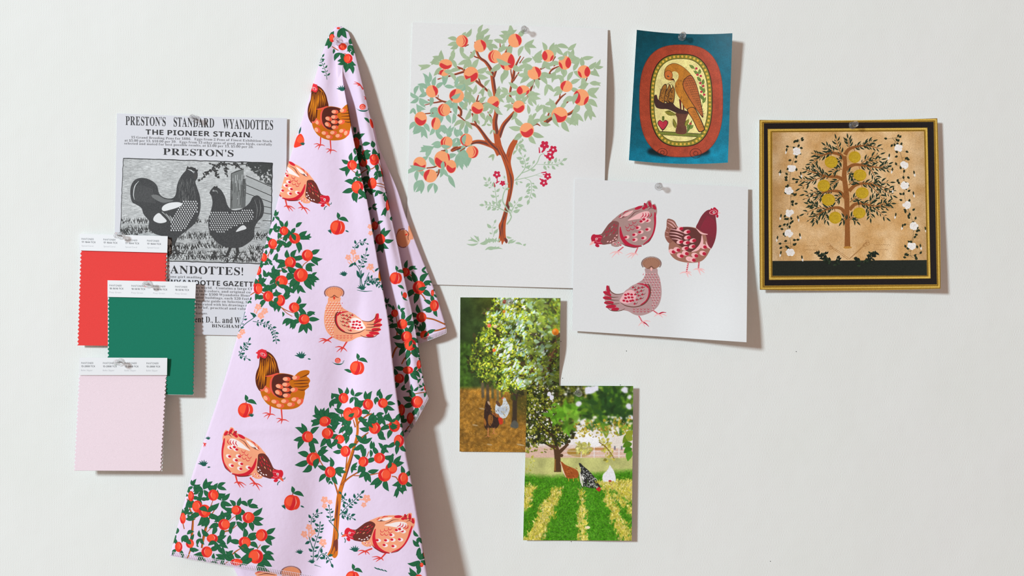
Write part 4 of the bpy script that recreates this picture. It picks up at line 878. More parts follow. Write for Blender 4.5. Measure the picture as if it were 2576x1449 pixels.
def art_plate():
    cv = Cv(1578, 70, 1846, 420, 3, (4, 92, 112))
    yy = (np.arange(cv.h) / cv.k + cv.y0 - 50) * 3.8118
    xx = (np.arange(cv.w) / cv.k + cv.x0 - 1560) * 3.8118
    g = np.interp(yy, [80, 300, 900, 1180, 1260, 1380], [0, 0.25, 0.45, 0.55, 0.9, 1.0])[:, None] + 0.15 * (xx[None] - 600) / 500
    g = np.clip(g, 0, 1)[..., None]
    cv.a[:] = np.array((2, 72, 84)) * (1 - g) + np.array((4, 130, 158)) * g
    cv.crop(*ZK)
    n1 = vnoise(cv.h, cv.w, 3, 2, 2) - 0.5
    n2 = vnoise(cv.h, cv.w, 40, 4, 3) - 0.5
    m = blur(cv.mask([super_ell(560, 1262, 300, 50)]), 8)
    cv.a *= (1 - 0.75 * m)[..., None]
    cv.fill([super_ell(585, 777, 402, 540)], (140, 54, 36))
    cv.fill([super_ell(585, 776, 396, 534)], (172, 70, 45))
    cv.fill([super_ell(585, 772, 302, 446)], (40, 30, 18))
    cv.fill([super_ell(586, 772, 294, 438)], (136, 128, 44))
    ring = super_ell(585, 772, 276, 420, 360)
    L = np.concatenate([[0], np.cumsum(np.linalg.norm(np.diff(ring, axis=0), axis=1))])
    for d in np.arange(0, L[-1], 39):
        cv.ell(np.interp(d, L, ring[:, 0]), np.interp(d, L, ring[:, 1]), 11, 11, (226, 178, 70))
    cv.fill([super_ell(583, 770, 260, 400)], (70, 62, 24))
    cv.fill([super_ell(583, 770, 255, 395)], (240, 224, 146))
    GN, DK = (118, 126, 52), (56, 36, 30)
    # ground and berry vine
    cv.poly([(352, 1066), (800, 1094), (760, 1124), (392, 1100)], GN)
    cv.line([(352, 1066), (800, 1094)], 4, DK, smooth=False)
    cv.line([(392, 1102), (745, 1124)], 3, DK, smooth=False)
    vine = [(668, 432), (712, 468), (752, 540), (780, 620), (796, 700), (800, 760), (780, 840), (745, 905)]
    cv.line(vine, 4, (90, 100, 50))
    for x0, y0, x1, y1 in ((712, 468, 662, 430), (756, 525, 703, 488), (762, 520, 764, 468), (776, 588, 735, 545), (792, 622, 800, 565), (796, 682, 760, 632), (800, 706, 806, 650), (796, 768, 766, 708), (790, 800, 824, 740), (640, 1085, 690, 960), (655, 1050, 650, 1000), (665, 1045, 704, 1008)):
        cv.leaf(x0, y0, x1, y1, 28, (60, 70, 34))
        cv.leaf(x0, y0, x1, y1, 22, (112, 138, 62))
    for x, y in ((731, 466), (741, 526), (773, 538), (769, 606), (797, 634), (778, 690), (806, 717), (675, 995)):
        cv.ell(x, y, 12, 11, (192, 48, 72))
    cv.line([(640, 1088), (655, 1045), (690, 965)], 4, (90, 100, 50))
    # heart
    cv.blob([(410, 975), (435, 960), (460, 978), (450, 1015), (410, 1060), (372, 1020), (358, 985), (380, 960)], DK)
    cv.blob([(410, 980), (434, 966), (454, 982), (444, 1012), (410, 1050), (376, 1016), (364, 986), (382, 966)], (200, 54, 72))
    cv.poly([(402, 925), (424, 922), (424, 965), (402, 968)], (98, 110, 44))
    cv.line([(408, 1050), (405, 1075)], 6, DK, smooth=False)
    # stump and bough
    cv.blob([(535, 895), (650, 888), (640, 930), (628, 980), (634, 1086), (536, 1086), (546, 1000), (546, 940)], (108, 66, 50))
    for x0, y0, x1, y1, w in ((500, 900, 428, 880, 44), (430, 885, 540, 912, 40), (530, 1040, 512, 945, 34), (540, 1030, 505, 950, 30), (620, 1010, 662, 950, 34), (624, 1020, 650, 965, 30)):
        cv.leaf(x0, y0, x1, y1, w, (60, 62, 24))
        cv.leaf(x0, y0, x1, y1, w * 0.8, (142, 136, 52))
    cv.blob([(328, 730), (350, 720), (366, 765), (420, 798), (492, 788), (530, 828), (580, 856), (642, 876), (648, 900), (560, 898), (500, 874), (450, 856), (390, 854), (346, 838), (328, 790)], (70, 46, 42))
    # chicks
    for x, dx in ((0, 0), (50, 6), (86, 10)):
        cv.blob([(370 + x, 770), (385 + x, 690), (405 + x + dx, 640), (432 + x * 0.7, 614), (450 + x * 0.7, 636), (440 + x, 690), (428 + x, 796), (395 + x, 792)], DK)
        cv.blob([(375 + x, 766), (390 + x, 694), (409 + x + dx, 644), (430 + x * 0.7, 622), (444 + x * 0.7, 638), (434 + x, 690), (423 + x, 788), (397 + x, 786)], (172, 114, 48))
    rng = random.Random(2)
    for k in range(80):
        x, y = rng.uniform(380, 505), rng.uniform(660, 790)
        cv.ell(x, y, 5, 3, DK, 40, 0.75)
    for p in ([(440, 630), (480, 600), (525, 588)], [(470, 640), (500, 610), (528, 590)], [(500, 640), (515, 615), (528, 590)], [(435, 620), (470, 605), (520, 586)]):
        cv.line(p, 2, DK)
    # big bird
    cv.line([(575, 760), (582, 860)], [22, 12], (96, 40, 34), smooth=False)
    cv.line([(606, 800), (610, 866)], [16, 12], (96, 40, 34), smooth=False)
    bird = [(432, 562), (422, 512), (438, 456), (480, 424), (530, 416), (588, 440), (642, 482), (684, 530), (716, 590), (745, 680), (775, 800), (797, 935), (762, 905), (735, 860), (690, 840), (645, 862), (612, 832), (575, 762), (540, 704), (524, 652), (530, 604), (556, 562), (560, 524), (540, 496), (508, 492), (494, 512), (500, 548), (512, 576), (470, 580)]
    cv.fill([cr(np.array(bird) * 1.0, True, 4)], DK)
    c0 = np.mean(bird, 0)
    cv.fill([cr(c0 + (np.array(bird) - c0) * 0.982, True, 4)], (194, 124, 44))
    cv.blob([(604, 590), (640, 545), (684, 532), (722, 592), (756, 700), (780, 810), (797, 932), (745, 880), (680, 786), (632, 706), (604, 646)], DK)
    cv.blob([(609, 592), (642, 550), (682, 538), (718, 594), (751, 700), (775, 810), (792, 920), (745, 872), (684, 782), (637, 704), (609, 644)], (182, 100, 52))
    for j in range(17):
        for i in range(7):
            x, y = 622 + j * 8.6 + i * 19 - 30, 565 + j * 21 - i * 2
            if 0.55 * (y - 560) + 600 < x < 0.36 * (y - 540) + 690:
                cv.line([(x - 9, y), (x, y + 10), (x + 9, y - 3)], 2.6, DK, 0.8)
    for k in range(120):
        x, y = rng.uniform(440, 660), rng.uniform(420, 820)
        if (x - 440) * 1.25 - 60 < y - 400 < (x - 440) * 1.9 + 90 and x > 520:
            cv.line([(x, y), (x + 5, y + 16)], 2, DK, 0.55, smooth=False)
    cv.blob([(640, 862), (700, 836), (742, 884), (808, 1028), (802, 1062), (762, 1078), (738, 1050), (690, 950)], DK)
    cv.blob([(648, 864), (698, 842), (736, 888), (800, 1030), (796, 1056), (764, 1070), (744, 1046), (696, 950)], (190, 116, 46))
    for k in range(7):
        cv.line([(680 + 16 * k, 880 + 24 * k), (694 + 16 * k, 886 + 24 * k), (712 + 14 * k, 880 + 24 * k)], 2.5, DK, 0.7)
    cv.ell(464, 528, 40, 44, DK, -20)
    cv.ell(464, 528, 37, 41, (212, 116, 52), -20)
    cv.ell(462, 541, 9, 8, (60, 30, 20))
    cv.ell(465, 539, 3, 3, (240, 220, 180))
    cv.poly([(478, 572), (512, 562), (526, 586)], (70, 34, 30))
    # wire stand
    for cx, cy, r in ((405, 1272, 46), (725, 1280, 54)):
        t = np.linspace(0, 6.28, 26)
        cv.line(np.stack([cx + r * np.cos(t), cy + r * 0.85 * np.sin(t)], 1), 4, (40, 20, 16), n=1)
        cv.line(np.stack([cx + r * 0.4 * np.cos(t), cy + r * 0.35 * np.sin(t)], 1), 4, (40, 20, 16), n=1)
    cv.ident()
    cv.a *= (1 + n1 * 0.32 + n2 * 0.22)[..., None]
    return cv

# ---------------------------------------------------------------- golden fruit tree picture
ZM = (1890, 280, 3.0196)
def art_family():
    cv = Cv(1906, 294, 2370, 736, 3, (196, 150, 60))
    cv.crop(*ZM)
    G1, G2, G3 = (190, 148, 52), (222, 186, 92), (118, 84, 22)
    def quad(a, b, c, d, col):
        cv.poly([a, b, c, d], col)
    quad((40, 40), (1440, 30), (1460, 1370), (40, 1380), G1)
    for f, col, w in ((0.35, G2, 9), (0.75, G3, 8), (0.05, G3, 5)):
        pts = [(62 + 33 * f, 65 + 26 * f), (1413 - 28 * f, 53 + 28 * f), (1437 - 28 * f, 1345 - 30 * f), (65 + 35 * f, 1357 - 32 * f)]
        for i in range(4):
            cv.line([pts[i], pts[(i + 1) % 4]], w, col, 0.8, smooth=False)
    quad((95, 90), (1385, 80), (1410, 1315), (100, 1325), (30, 24, 24))
    quad((124, 134), (1338, 124), (1362, 1270), (134, 1281), G1)
    for f, col, w in ((0.3, G2, 10), (0.8, G3, 8)):
        pts = [(124 + 36 * f, 134 + 26 * f), (1338 - 26 * f, 124 + 28 * f), (1362 - 27 * f, 1270 - 25 * f), (134 + 26 * f, 1281 - 31 * f)]
        for i in range(4):
            cv.line([pts[i], pts[(i + 1) % 4]], w, col, 0.85, smooth=False)
    m = cv.mask([[(160, 160), (1312, 152), (1335, 1246), (160, 1250)]])
    n = vnoise(cv.h, cv.w, 110, 3, 4)[..., None]
    t = np.clip((n - 0.25) * 1.8, 0, 1)
    base = np.array((208, 160, 100)) * (1 - t) + np.array((238, 202, 154)) * t
    ex = np.minimum(np.arange(cv.w), cv.w - np.arange(cv.w))[None, :, None] / cv.k
    base = base * (0.86 + 0.14 * np.clip((ex - 30) / 60, 0, 1))
    cv.a += (base - cv.a) * m[..., None]
    cv.clip = m
    TB, LD = (150, 92, 44), (34, 52, 36)
    cv.poly([(150, 1137), (1340, 1130), (1340, 1260), (150, 1260)], (32, 38, 32))
    # quills and handwriting
    for p in ([(742, 1118), (660, 1060), (586, 1012)], [(735, 1126), (650, 1065), (600, 1030)], [(742, 1122), (820, 1050), (882, 986)], [(750, 1118), (830, 1048), (870, 1010)]):
        cv.line(p, 3, (150, 100, 50), 0.8)
    for x, y in ((588, 1015), (605, 1035), (878, 990), (865, 1015), (885, 1005)):
        tt = np.linspace(0, 6.28, 14)
        cv.line(np.stack([x + 14 * np.cos(tt), y + 12 * np.sin(tt)], 1), 2.5, (150, 100, 50), 0.8, n=1)
    for x, y, w in ((400, 1022, 105), (398, 1052, 120), (930, 1014, 130), (925, 1050, 120)):
        q = np.arange(0, w, 5)
        cv.line(np.stack([x + q, y + 5 * np.sin(q * 0.9) + 3 * np.sin(q * 0.37)], 1), 2.2, (150, 104, 56), 0.7, n=2)
    # trunk and boughs
    cv.line([(730, 1034), (730, 900), (727, 780), (724, 640), (706, 500), (712, 420), (712, 340)], [44, 38, 36, 40, 36, 34, 22], TB)
    cv.ell(732, 1034, 32, 9, (196, 140, 62))
    B = [([(712, 370), (670, 328), (600, 316), (540, 334), (470, 320)], 1), ([(640, 316), (600, 290), (565, 262)], 0), ([(540, 335), (480, 380), (445, 415)], 0), ([(690, 340), (660, 270), (645, 210)], 0), ([(712, 330), (740, 290), (800, 268), (880, 262), (990, 285)], 1), ([(745, 285), (740, 240), (735, 210)], 0), ([(830, 265), (880, 245), (920, 230)], 0),
         ([(720, 440), (780, 406), (850, 412), (950, 425), (1070, 442)], 1), ([(820, 408), (890, 360), (985, 325)], 0), ([(850, 412), (920, 380), (990, 366)], 0), ([(900, 425), (930, 480), (965, 525)], 0), ([(960, 430), (1000, 418), (1040, 402)], 0),
         ([(700, 520), (650, 498), (570, 494), (480, 466), (402, 440)], 1), ([(560, 494), (460, 530), (362, 590)], 0), ([(500, 520), (430, 525), (365, 520)], 0), ([(560, 490), (520, 460), (490, 430)], 0),
         ([(718, 660), (670, 612), (600, 606), (520, 625), (400, 668)], 1), ([(600, 606), (500, 606), (400, 632)], 0), ([(560, 615), (510, 660), (470, 705)], 0),
         ([(742, 606), (790, 562), (860, 548), (960, 566), (1092, 602)], 1), ([(880, 548), (960, 540), (1060, 540)], 0), ([(960, 566), (1020, 610), (1076, 640)], 0), ([(900, 555), (960, 620), (1010, 680)], 0),
         ([(745, 748), (790, 706), (850, 702), (930, 718), (1072, 732)], 1), ([(880, 710), (960, 755), (1030, 812)], 0), ([(960, 718), (1020, 700), (1060, 700)], 0), ([(880, 715), (900, 760), (905, 810)], 0), ([(900, 700), (915, 680), (945, 650)], 0),
         ([(718, 786), (680, 738), (610, 734), (540, 762), (430, 832)], 1), ([(600, 734), (500, 738), (395, 782)], 0), ([(560, 750), (560, 790), (575, 830)], 0), ([(560, 750), (500, 800), (480, 838)], 0), ([(520, 735), (470, 715), (440, 705)], 0),
         ([(690, 440), (650, 440), (612, 470)], 0), ([(690, 380), (672, 372), (660, 400)], 0), ([(730, 480), (745, 470), (760, 500)], 0), ([(670, 520), (640, 540), (608, 570)], 0), ([(740, 560), (770, 535), (795, 530)], 0), ([(700, 650), (670, 650), (640, 690)], 0), ([(750, 690), (790, 660), (825, 680)], 0), ([(725, 840), (705, 815), (690, 835)], 0), ([(745, 830), (770, 805), (800, 835)], 0)]
    for p, big in B:
        cv.line(p, [30, 24, 18, 10, 3] if big else [7, 5, 2], TB)
    for p, big in B:
        sprig(cv, p, 9 if big else 6, 44, 0.2, LD, 0.45 if big else 0.15, 0.27, 38)
    for x, y, rx, ry in ((607, 385, 50, 46), (785, 348, 46, 45), (825, 485, 50, 44), (550, 565, 48, 46), (842, 620, 50, 44), (585, 672, 52, 46), (637, 808, 48, 46), (820, 772, 48, 42)):
        cv.ell(x, y, rx, ry, (196, 158, 30))
        cv.ell(x + 6, y + 3, rx * 0.75, ry * 0.75, (208, 172, 44), a=0.7)
        cv.line([(x, y - ry), (x - 6, y - ry - 22)], 5, TB, smooth=False)
        for k in range(4):
            cv.line([(x - rx * 0.55, y - 16 + 10 * k), (x, y - 19 + 10 * k), (x + rx * 0.5, y - 15 + 10 * k)], 2, (150, 116, 24), 0.7)
    # garlands
    rng = random.Random(9)
    for side in (0, 1):
        if side:
            fl = [(1120, 280), (1160, 410), (1166, 562), (1180, 712), (1236, 872), (1218, 1022)]
            stem = [(1070, 200), (1110, 260), (1150, 380), (1160, 520), (1170, 680), (1220, 820), (1230, 940), (1210, 1080), (1225, 1110)]
        else:
            fl = [(345, 305), (305, 430), (286, 602), (290, 772), (286, 928), (296, 1072)]
            stem = [(370, 215), (345, 300), (305, 420), (290, 560), (300, 680), (285, 800), (280, 900), (300, 1010), (290, 1110)]
        cv.line(stem, 3, (110, 90, 60), 0.8)
        q = cr(stem, False, 10)
        for k in range(62):
            p = q[int(k / 62 * (len(q) - 1))]
            a = rng.uniform(0, 6.28)
            d = rng.uniform(14, 72 if k % 3 == 0 else 46)
            x, y = p[0] + d * math.cos(a), p[1] + 0.7 * d * math.sin(a)
            b = a + rng.uniform(-1, 1)
            if d > 30:
                cv.line([p, (x, y)], 2, (70, 66, 44), 0.7, smooth=False)
            cv.leaf(x, y, x + 26 * math.cos(b), y + 26 * math.sin(b), 17, (38, 48, 30))
        for x, y in fl:
            for k in range(9):
                a = rng.uniform(0, 6.28)
                cv.ell(x + 20 * math.cos(a), y + 18 * math.sin(a), 15, 12, (246, 240, 232), rng.uniform(0, 180))
            cv.ell(x, y, 24, 22, (242, 234, 226))
            for dx in (-1, 1):
                if rng.random() < 0.7:
                    bx, by = x + dx * rng.uniform(60, 95), y + rng.uniform(-10, 80)
                    cv.leaf(bx, by, bx + dx * 6, by + 30, 13, (240, 232, 222))
                    cv.leaf(bx - dx * 4, by - 20, bx, by + 12, 12, (38, 48, 30))
    # leafy plants on the dark ground
    for x, y, tx, ty, n in ((600, 1150, 505, 1075, 26), (590, 1160, 560, 1085, 16), (625, 1170, 662, 1120, 14), (840, 1170, 806, 1112, 14), (860, 1150, 950, 1072, 26), (880, 1160, 905, 1080, 16)):
        for k in range(n):
            u = rng.random()
            px, py = x + (tx - x) * u + rng.uniform(-9, 9), y + (ty - y) * u + rng.uniform(-9, 9)
            b = math.atan2(ty - y, tx - x) + rng.uniform(-1.3, 1.3)
            cv.leaf(px, py, px + 30 * math.cos(b), py + 30 * math.sin(b), 14, (26, 36, 26) if k % 4 else (44, 60, 40))
    cv.clip = None
    cv.ident()
    n1 = vnoise(cv.h, cv.w, 2.5, 7, 2) - 0.5
    cv.a *= (1 + n1 * 0.28)[..., None]
    cv.a += (n1 * 14)[..., None]
    return cv

# ---------------------------------------------------------------- poultry advertisement
ZA = (180, 270, 2.4143)
def art_poster():
    cv = Cv(280, 280, 726, 850, 3, (221, 222, 227))
    cv.crop(*ZA)
    K = (44, 42, 42)
    sl = 0.0285
    def T(body, st, x0, x1, y, cap, col=K, a=1.0):
        text(cv, body, st, x0, y, x1, y + (x1 - x0) * sl, cap, col, a)
    T("PRESTON'S", 'serif', 328, 572, 107, 54)
    T('STANDARD', 'serif', 620, 866, 116, 56)
    T('WYANDOTTES', 'serif', 918, 1224, 128, 58)
    T('THE PIONEER STRAIN.', 'sansb', 450, 1096, 165, 30)
    T('15 Grand Breeding Pens for 1886.   Eggs from 2 Pens of Finest Exhibition Stock', 'serif', 362, 1218, 188, 14, (70, 68, 68), 0.85)
    T('at $5.00 per 13, $10.00 per 39.   Eggs from 13 other pens of good, pure birds, carefully', 'serif', 322, 1218, 207, 14, (70, 68, 68), 0.85)
    T('selected and mated for best possible results, at $3.00 per 13, $5.00 per 26.', 'serif', 320, 1105, 225, 14, (70, 68, 68), 0.85)
    T("PRESTON'S", 'serif', 556, 984, 288, 40)
    T('WYANDOTTES!', 'serif', 470, 1042, 1004, 48)
    T('keep one girl mailing', 'serif', 530, 792, 1032, 13, (70, 68, 68), 0.85)
    T('THE WYANDOTTE GAZETTE', 'sansb', 480, 1130, 1072, 29)
    for k, s in enumerate(('the world.   Contains a large Chart', 'os in 6 colors, and original cost of', 'my new $500 Wyandotte House, in-', 'bator buildings, each 120 feet long.', 'complete guide on Selecting, Scoring', 'illustrated with his drawings of birds', 'is brief, practical and valuable to')):
        T(s, 'serif', 744, 1138, 1100 + k * 20.2, 14, (70, 68, 68), 0.85)
    T('publications.', 'serif', 716, 826, 1255, 14, (70, 68, 68), 0.85)
    T('Agent D., L. and W. R. R.', 'serif', 700, 1130, 1303, 36)
    T('BINGHAMTON, N. Y.', 'serif', 852, 1180, 1336, 19)
    # engraving
    q = [(314, 310), (1220, 338), (1207, 952), (290, 925)]
    m = cv.mask([q])
    H, W = cv.h, cv.w
    streak = np.repeat(vnoise(H, W // 8 + 1, 2.2, 11), 8, 1)[:, :W]
    streak2 = np.repeat(vnoise(H // 6 + 1, W, 2.2, 12), 6, 0)[:H]
    clouds = vnoise(H, W, 70, 5, 3)
    fine = vnoise(H, W, 2.4, 17, 2)
    yy = ((np.arange(H) / cv.k + cv.y0 - 270) * 2.4143)[:, None]
    tone = np.where(yy < 700, 196 + 30 * (clouds - 0.5), 178 + 30 * (clouds - 0.5))
    tone = tone + (streak - 0.5) * 60 + (fine - 0.5) * 44
    eng = np.repeat(tone[..., None], 3, 2) * np.array((0.985, 1.0, 0.995))
    cv.a += (eng - cv.a) * m[..., None]
    cv.clip = m
    D1, MID, LT = (54, 53, 51), (104, 106, 104), (206, 210, 209)
    rng = random.Random(4)
    # hedge, posts and boards at the right
    for k in range(420):
        x, y = rng.uniform(1070, 1225), rng.uniform(336, 350 + rng.random() * 150)
        if y - 340 < (x - 1060) * 1.1:
            cv.ell(x, y, rng.uniform(4, 11), rng.uniform(3, 7), (60, 62, 60), rng.uniform(0, 180), 0.8)
    cv.poly([(1062, 410), (1220, 480), (1220, 640), (1160, 700), (1058, 610)], (170, 174, 173), 0.8)
    for y0, y1 in ((415, 485), (470, 540), (520, 580), (600, 612), (640, 650), (688, 690)):
        cv.line([(1058 if y0 < 600 else 1160, y0), (1220, y1)], 4, D1, smooth=False)
    cv.poly([(970, 402), (1000, 384), (1046, 374), (1044, 440), (1030, 450), (1032, 612), (966, 620)], (122, 125, 123))
    cv.poly([(1030, 440), (1062, 430), (1056, 612), (1030, 612)], (98, 100, 99))
    for k in range(34):
        x = rng.uniform(970, 1060)
        y = rng.uniform(400, 560)
        cv.line([(x, y), (x + rng.uniform(-3, 3), y + rng.uniform(20, 70))], rng.uniform(1.5, 4), D1 if k % 3 else LT, 0.8, smooth=False)
    cv.line([(970, 402), (966, 620)], 4, D1, smooth=False)
    cv.line([(1046, 374), (970, 402)], 4, D1, smooth=False)
    # twig
    for p in ([(1060, 345), (990, 350), (920, 342), (870, 372), (820, 400), (784, 440)], [(920, 342), (940, 372), (945, 408)], [(870, 372), (880, 405), (885, 430)], [(820, 400), (840, 380)], [(990, 350), (1020, 370)], [(850, 345), (900, 352)]):
        cv.line(p, [5, 4, 2], D1)
        qq = cr(p, False, 6)
        for pt in qq[::2]:
            for _ in range(2):
                a = rng.uniform(0, 6.28)
                cv.leaf(pt[0], pt[1], pt[0] + 20 * math.cos(a), pt[1] + 18 * math.sin(a), 9, D1)
    # ground: clumps of grass
    def grass(x0, x1, y, n, h):
        for k in range(n):
            x = rng.uniform(x0, x1)
            yy_ = y + rng.uniform(-10, 10)
            l = rng.uniform(0.5, 1.2) * h
            dx = rng.uniform(-0.7, 0.7) * l
            cv.leaf(x, yy_, x + dx, yy_ - l, 4.6, D1 if k % 4 else LT, rng.uniform(-0.15, 0.15), peak=0.2)
    for a in ((300, 470, 700, 60, 26), (300, 560, 760, 110, 40), (300, 400, 780, 40, 36), (650, 840, 700, 50, 24), (650, 860, 790, 60, 34), (560, 760, 860, 90, 34), (760, 960, 850, 110, 38), (580, 900, 920, 130, 44), (900, 1210, 935, 130, 40), (1080, 1210, 790, 60, 30), (1080, 1210, 870, 80, 34), (600, 1200, 800, 90, 24), (590, 1200, 895, 140, 30), (290, 560, 840, 60, 30)):
        grass(*a)
    for k in range(60):
        x, y = rng.uniform(300, 1200), rng.uniform(700, 940)
        cv.line([(x, y), (x + rng.uniform(20, 70), y + rng.uniform(-3, 5))], rng.uniform(1.5, 4), D1 if k % 2 else LT, 0.7, smooth=False)
    # the two birds
    cock = [(766, 400), (752, 372), (722, 362), (696, 382), (664, 420), (642, 470), (632, 530), (608, 553), (562, 548), (532, 522), (520, 478), (494, 450), (455, 432), (415, 429), (380, 445), (360, 482), (357, 530), (368, 575), (392, 590), (424, 612), (438, 650), (470, 690), (468, 730), (500, 765), (548, 782), (590, 800), (626, 806), (664, 776), (702, 746), (742, 712), (772, 660), (784, 600), (779, 540), (764, 492), (752, 452), (764, 430)]
    hen = [(838, 520), (846, 502), (858, 490), (882, 486), (908, 502), (932, 544), (946, 592), (972, 622), (1012, 624), (1052, 606), (1082, 578), (1100, 546), (1130, 535), (1156, 560), (1169, 612), (1160, 662), (1132, 694), (1112, 732), (1106, 792), (1062, 832), (1020, 852), (960, 852), (900, 832), (858, 792), (834, 742), (831, 682), (845, 632), (856, 584), (850, 542)]
    def leg(pts, toes, w):
        cv.line(pts, [w, w * 0.6, w * 0.6], D1)
        e = pts[-1]
        for t in toes:
            cv.line([e, ((e[0] + t[0]) / 2, (e[1] + t[1]) / 2 - 4), t], [w * 0.6, 6, 2], D1)
    leg([(606, 790), (624, 836), (640, 886)], [(600, 905), (665, 905), (690, 890), (640, 915)], 22)
    leg([(640, 780), (626, 830), (634, 870)], [(590, 880), (670, 890)], 16)
    leg([(966, 846), (950, 890), (938, 904)], [(900, 905), (960, 915), (915, 920)], 20)
    leg([(1006, 850), (1006, 890), (998, 914)], [(960, 922), (1030, 925), (1000, 935)], 20)
    dark = np.repeat((40 + fine * 46)[..., None], 3, 2).astype(np.float32)
    cv.fill([cr(cock, True, 4)], dark)
    cv.fill([cr(hen, True, 4)], dark)
    cv.poly([(694, 382), (704, 356), (716, 368), (728, 362), (738, 372), (752, 366), (756, 378), (770, 378), (764, 392), (730, 384)], D1)
    cv.blob([(856, 492), (868, 478), (876, 482), (884, 476), (886, 490), (868, 496)], D1)
    cv.ell(750, 418, 12, 18, (70, 68, 66))
    cv.line([(705, 376), (728, 384), (744, 400)], [2, 8, 2], LT)
    cv.line([(856, 510), (880, 508), (888, 522)], [3, 6, 2], (150, 152, 150))
    for x, y in ((742, 392), (862, 506)):
        cv.ell(x, y, 5, 5, LT)
        cv.ell(x, y, 2.5, 2.5, D1)
    # feather lines
    for k in range(60):
        t = rng.random()
        x = 650 + 100 * t + rng.uniform(-10, 10)
        y = rng.uniform(430, 560)
        if x < 640 + (y - 400) * 0.1 or x > 745 + (y - 430) * 0.25:
            continue
        cv.line([(x, y), (x + rng.uniform(-8, 2), y + 26)], 2, (120, 121, 119), 0.8, smooth=False)
    for k in range(14):
        x = 372 + k * 9
        cv.line([(x, 470 + abs(k - 5) * 3), (x + 4, 520), (x + 20, 570 + k)], 2, (110, 111, 110), 0.8)
    cv.line([(408, 448), (384, 480), (376, 530), (382, 562)], [2, 6, 5, 2], LT)
    cv.blob([(548, 616), (560, 596), (596, 580), (648, 576), (672, 588), (650, 606), (600, 622), (560, 630)], (232, 234, 234))
    cv.blob([(496, 680), (506, 658), (530, 642), (552, 660), (578, 692), (540, 704), (506, 694)], (228, 230, 230))
    for k in range(6):
        cv.line([(536 + 12 * k, 628 + 6 * k), (572 + 8 * k, 656 + 5 * k), (596 + 4 * k, 690)], [3, 6, 3], LT if k % 2 else D1)
    cv.blob([(484, 535), (520, 532), (566, 556), (620, 566), (560, 580), (510, 560)], (130, 132, 131), 0.8)
    for j in range(15):
        for i in range(12):
            x = 605 + i * 15 + (j % 2) * 7.5
            y = 572 + j * 12.5
            lo = 680 - (y - 560) * 0.62 + (40 if y > 640 else 0) * 0
            hi = 774 - max(0, y - 620) * 0.75
            if lo < x < hi and (x < 770):
                cv.ell(x, y, 5.4, 3.6, (222, 224, 224), 70)
    for j in range(14):
        for i in range(19):
            x = 842 + i * 14 + (j % 2) * 7
            y = 600 + j * 13
            top = 630 + abs(x - 900) * 0.12 if x < 960 else 640 - (x - 960) * 0.18
            bot = 770 - abs(x - 900) * 0.5 if x < 980 else 728 - (x - 980) * 0.35
            if top < y < bot and x < 1110:
                cv.ell(x, y, 5.2, 3.2, (218, 220, 220), 60)
    cv.blob([(998, 756), (1020, 728), (1046, 716), (1062, 736), (1030, 748)], (220, 222, 222))
    cv.line([(1112, 560), (1128, 620), (1120, 680)], [2, 5, 2], (120, 121, 119))
    cv.line([(1140, 560), (1148, 610), (1140, 660)], [2, 5, 2], (120, 121, 119))
    cv.clip = None
    for i in range(4):
        a, b = np.array(q[i], float), np.array(q[(i + 1) % 4], float)
        pts = [a + (b - a) * t + np.array([rng.uniform(-1.5, 1.5), rng.uniform(-1.5, 1.5)]) for t in np.linspace(0, 1, 30)]
        cv.line(pts, 5 if i != 3 else 3.5, (34, 33, 32), smooth=False)
    cv.ident()
    cv.a += (fine - 0.5)[..., None] * 6
    return cv

# ---------------------------------------------------------------- photographs
def scatter(cv, rng, n, inside, size, cols, asp=0.5, ang=None, alpha=(0.7, 1.0), box=None):
    x0, y0, x1, y1 = box
    for _ in range(n):
        x, y = rng.uniform(x0, x1), rng.uniform(y0, y1)
        p = inside(x, y)
        if p <= 0 or rng.random() > p:
            continue
        s = rng.uniform(*size)
        a = rng.uniform(0, 6.283) if ang is None else math.radians(rng.uniform(*ang))
        c = rng.choice(cols)
        jit = rng.uniform(0.78, 1.16)
        c = tuple(v * jit for v in c)
        cv.leaf(x, y, x + s * math.cos(a), y + s * math.sin(a), s * asp * rng.uniform(0.7, 1.2), c, rng.uniform(-0.15, 0.15), rng.uniform(*alpha))

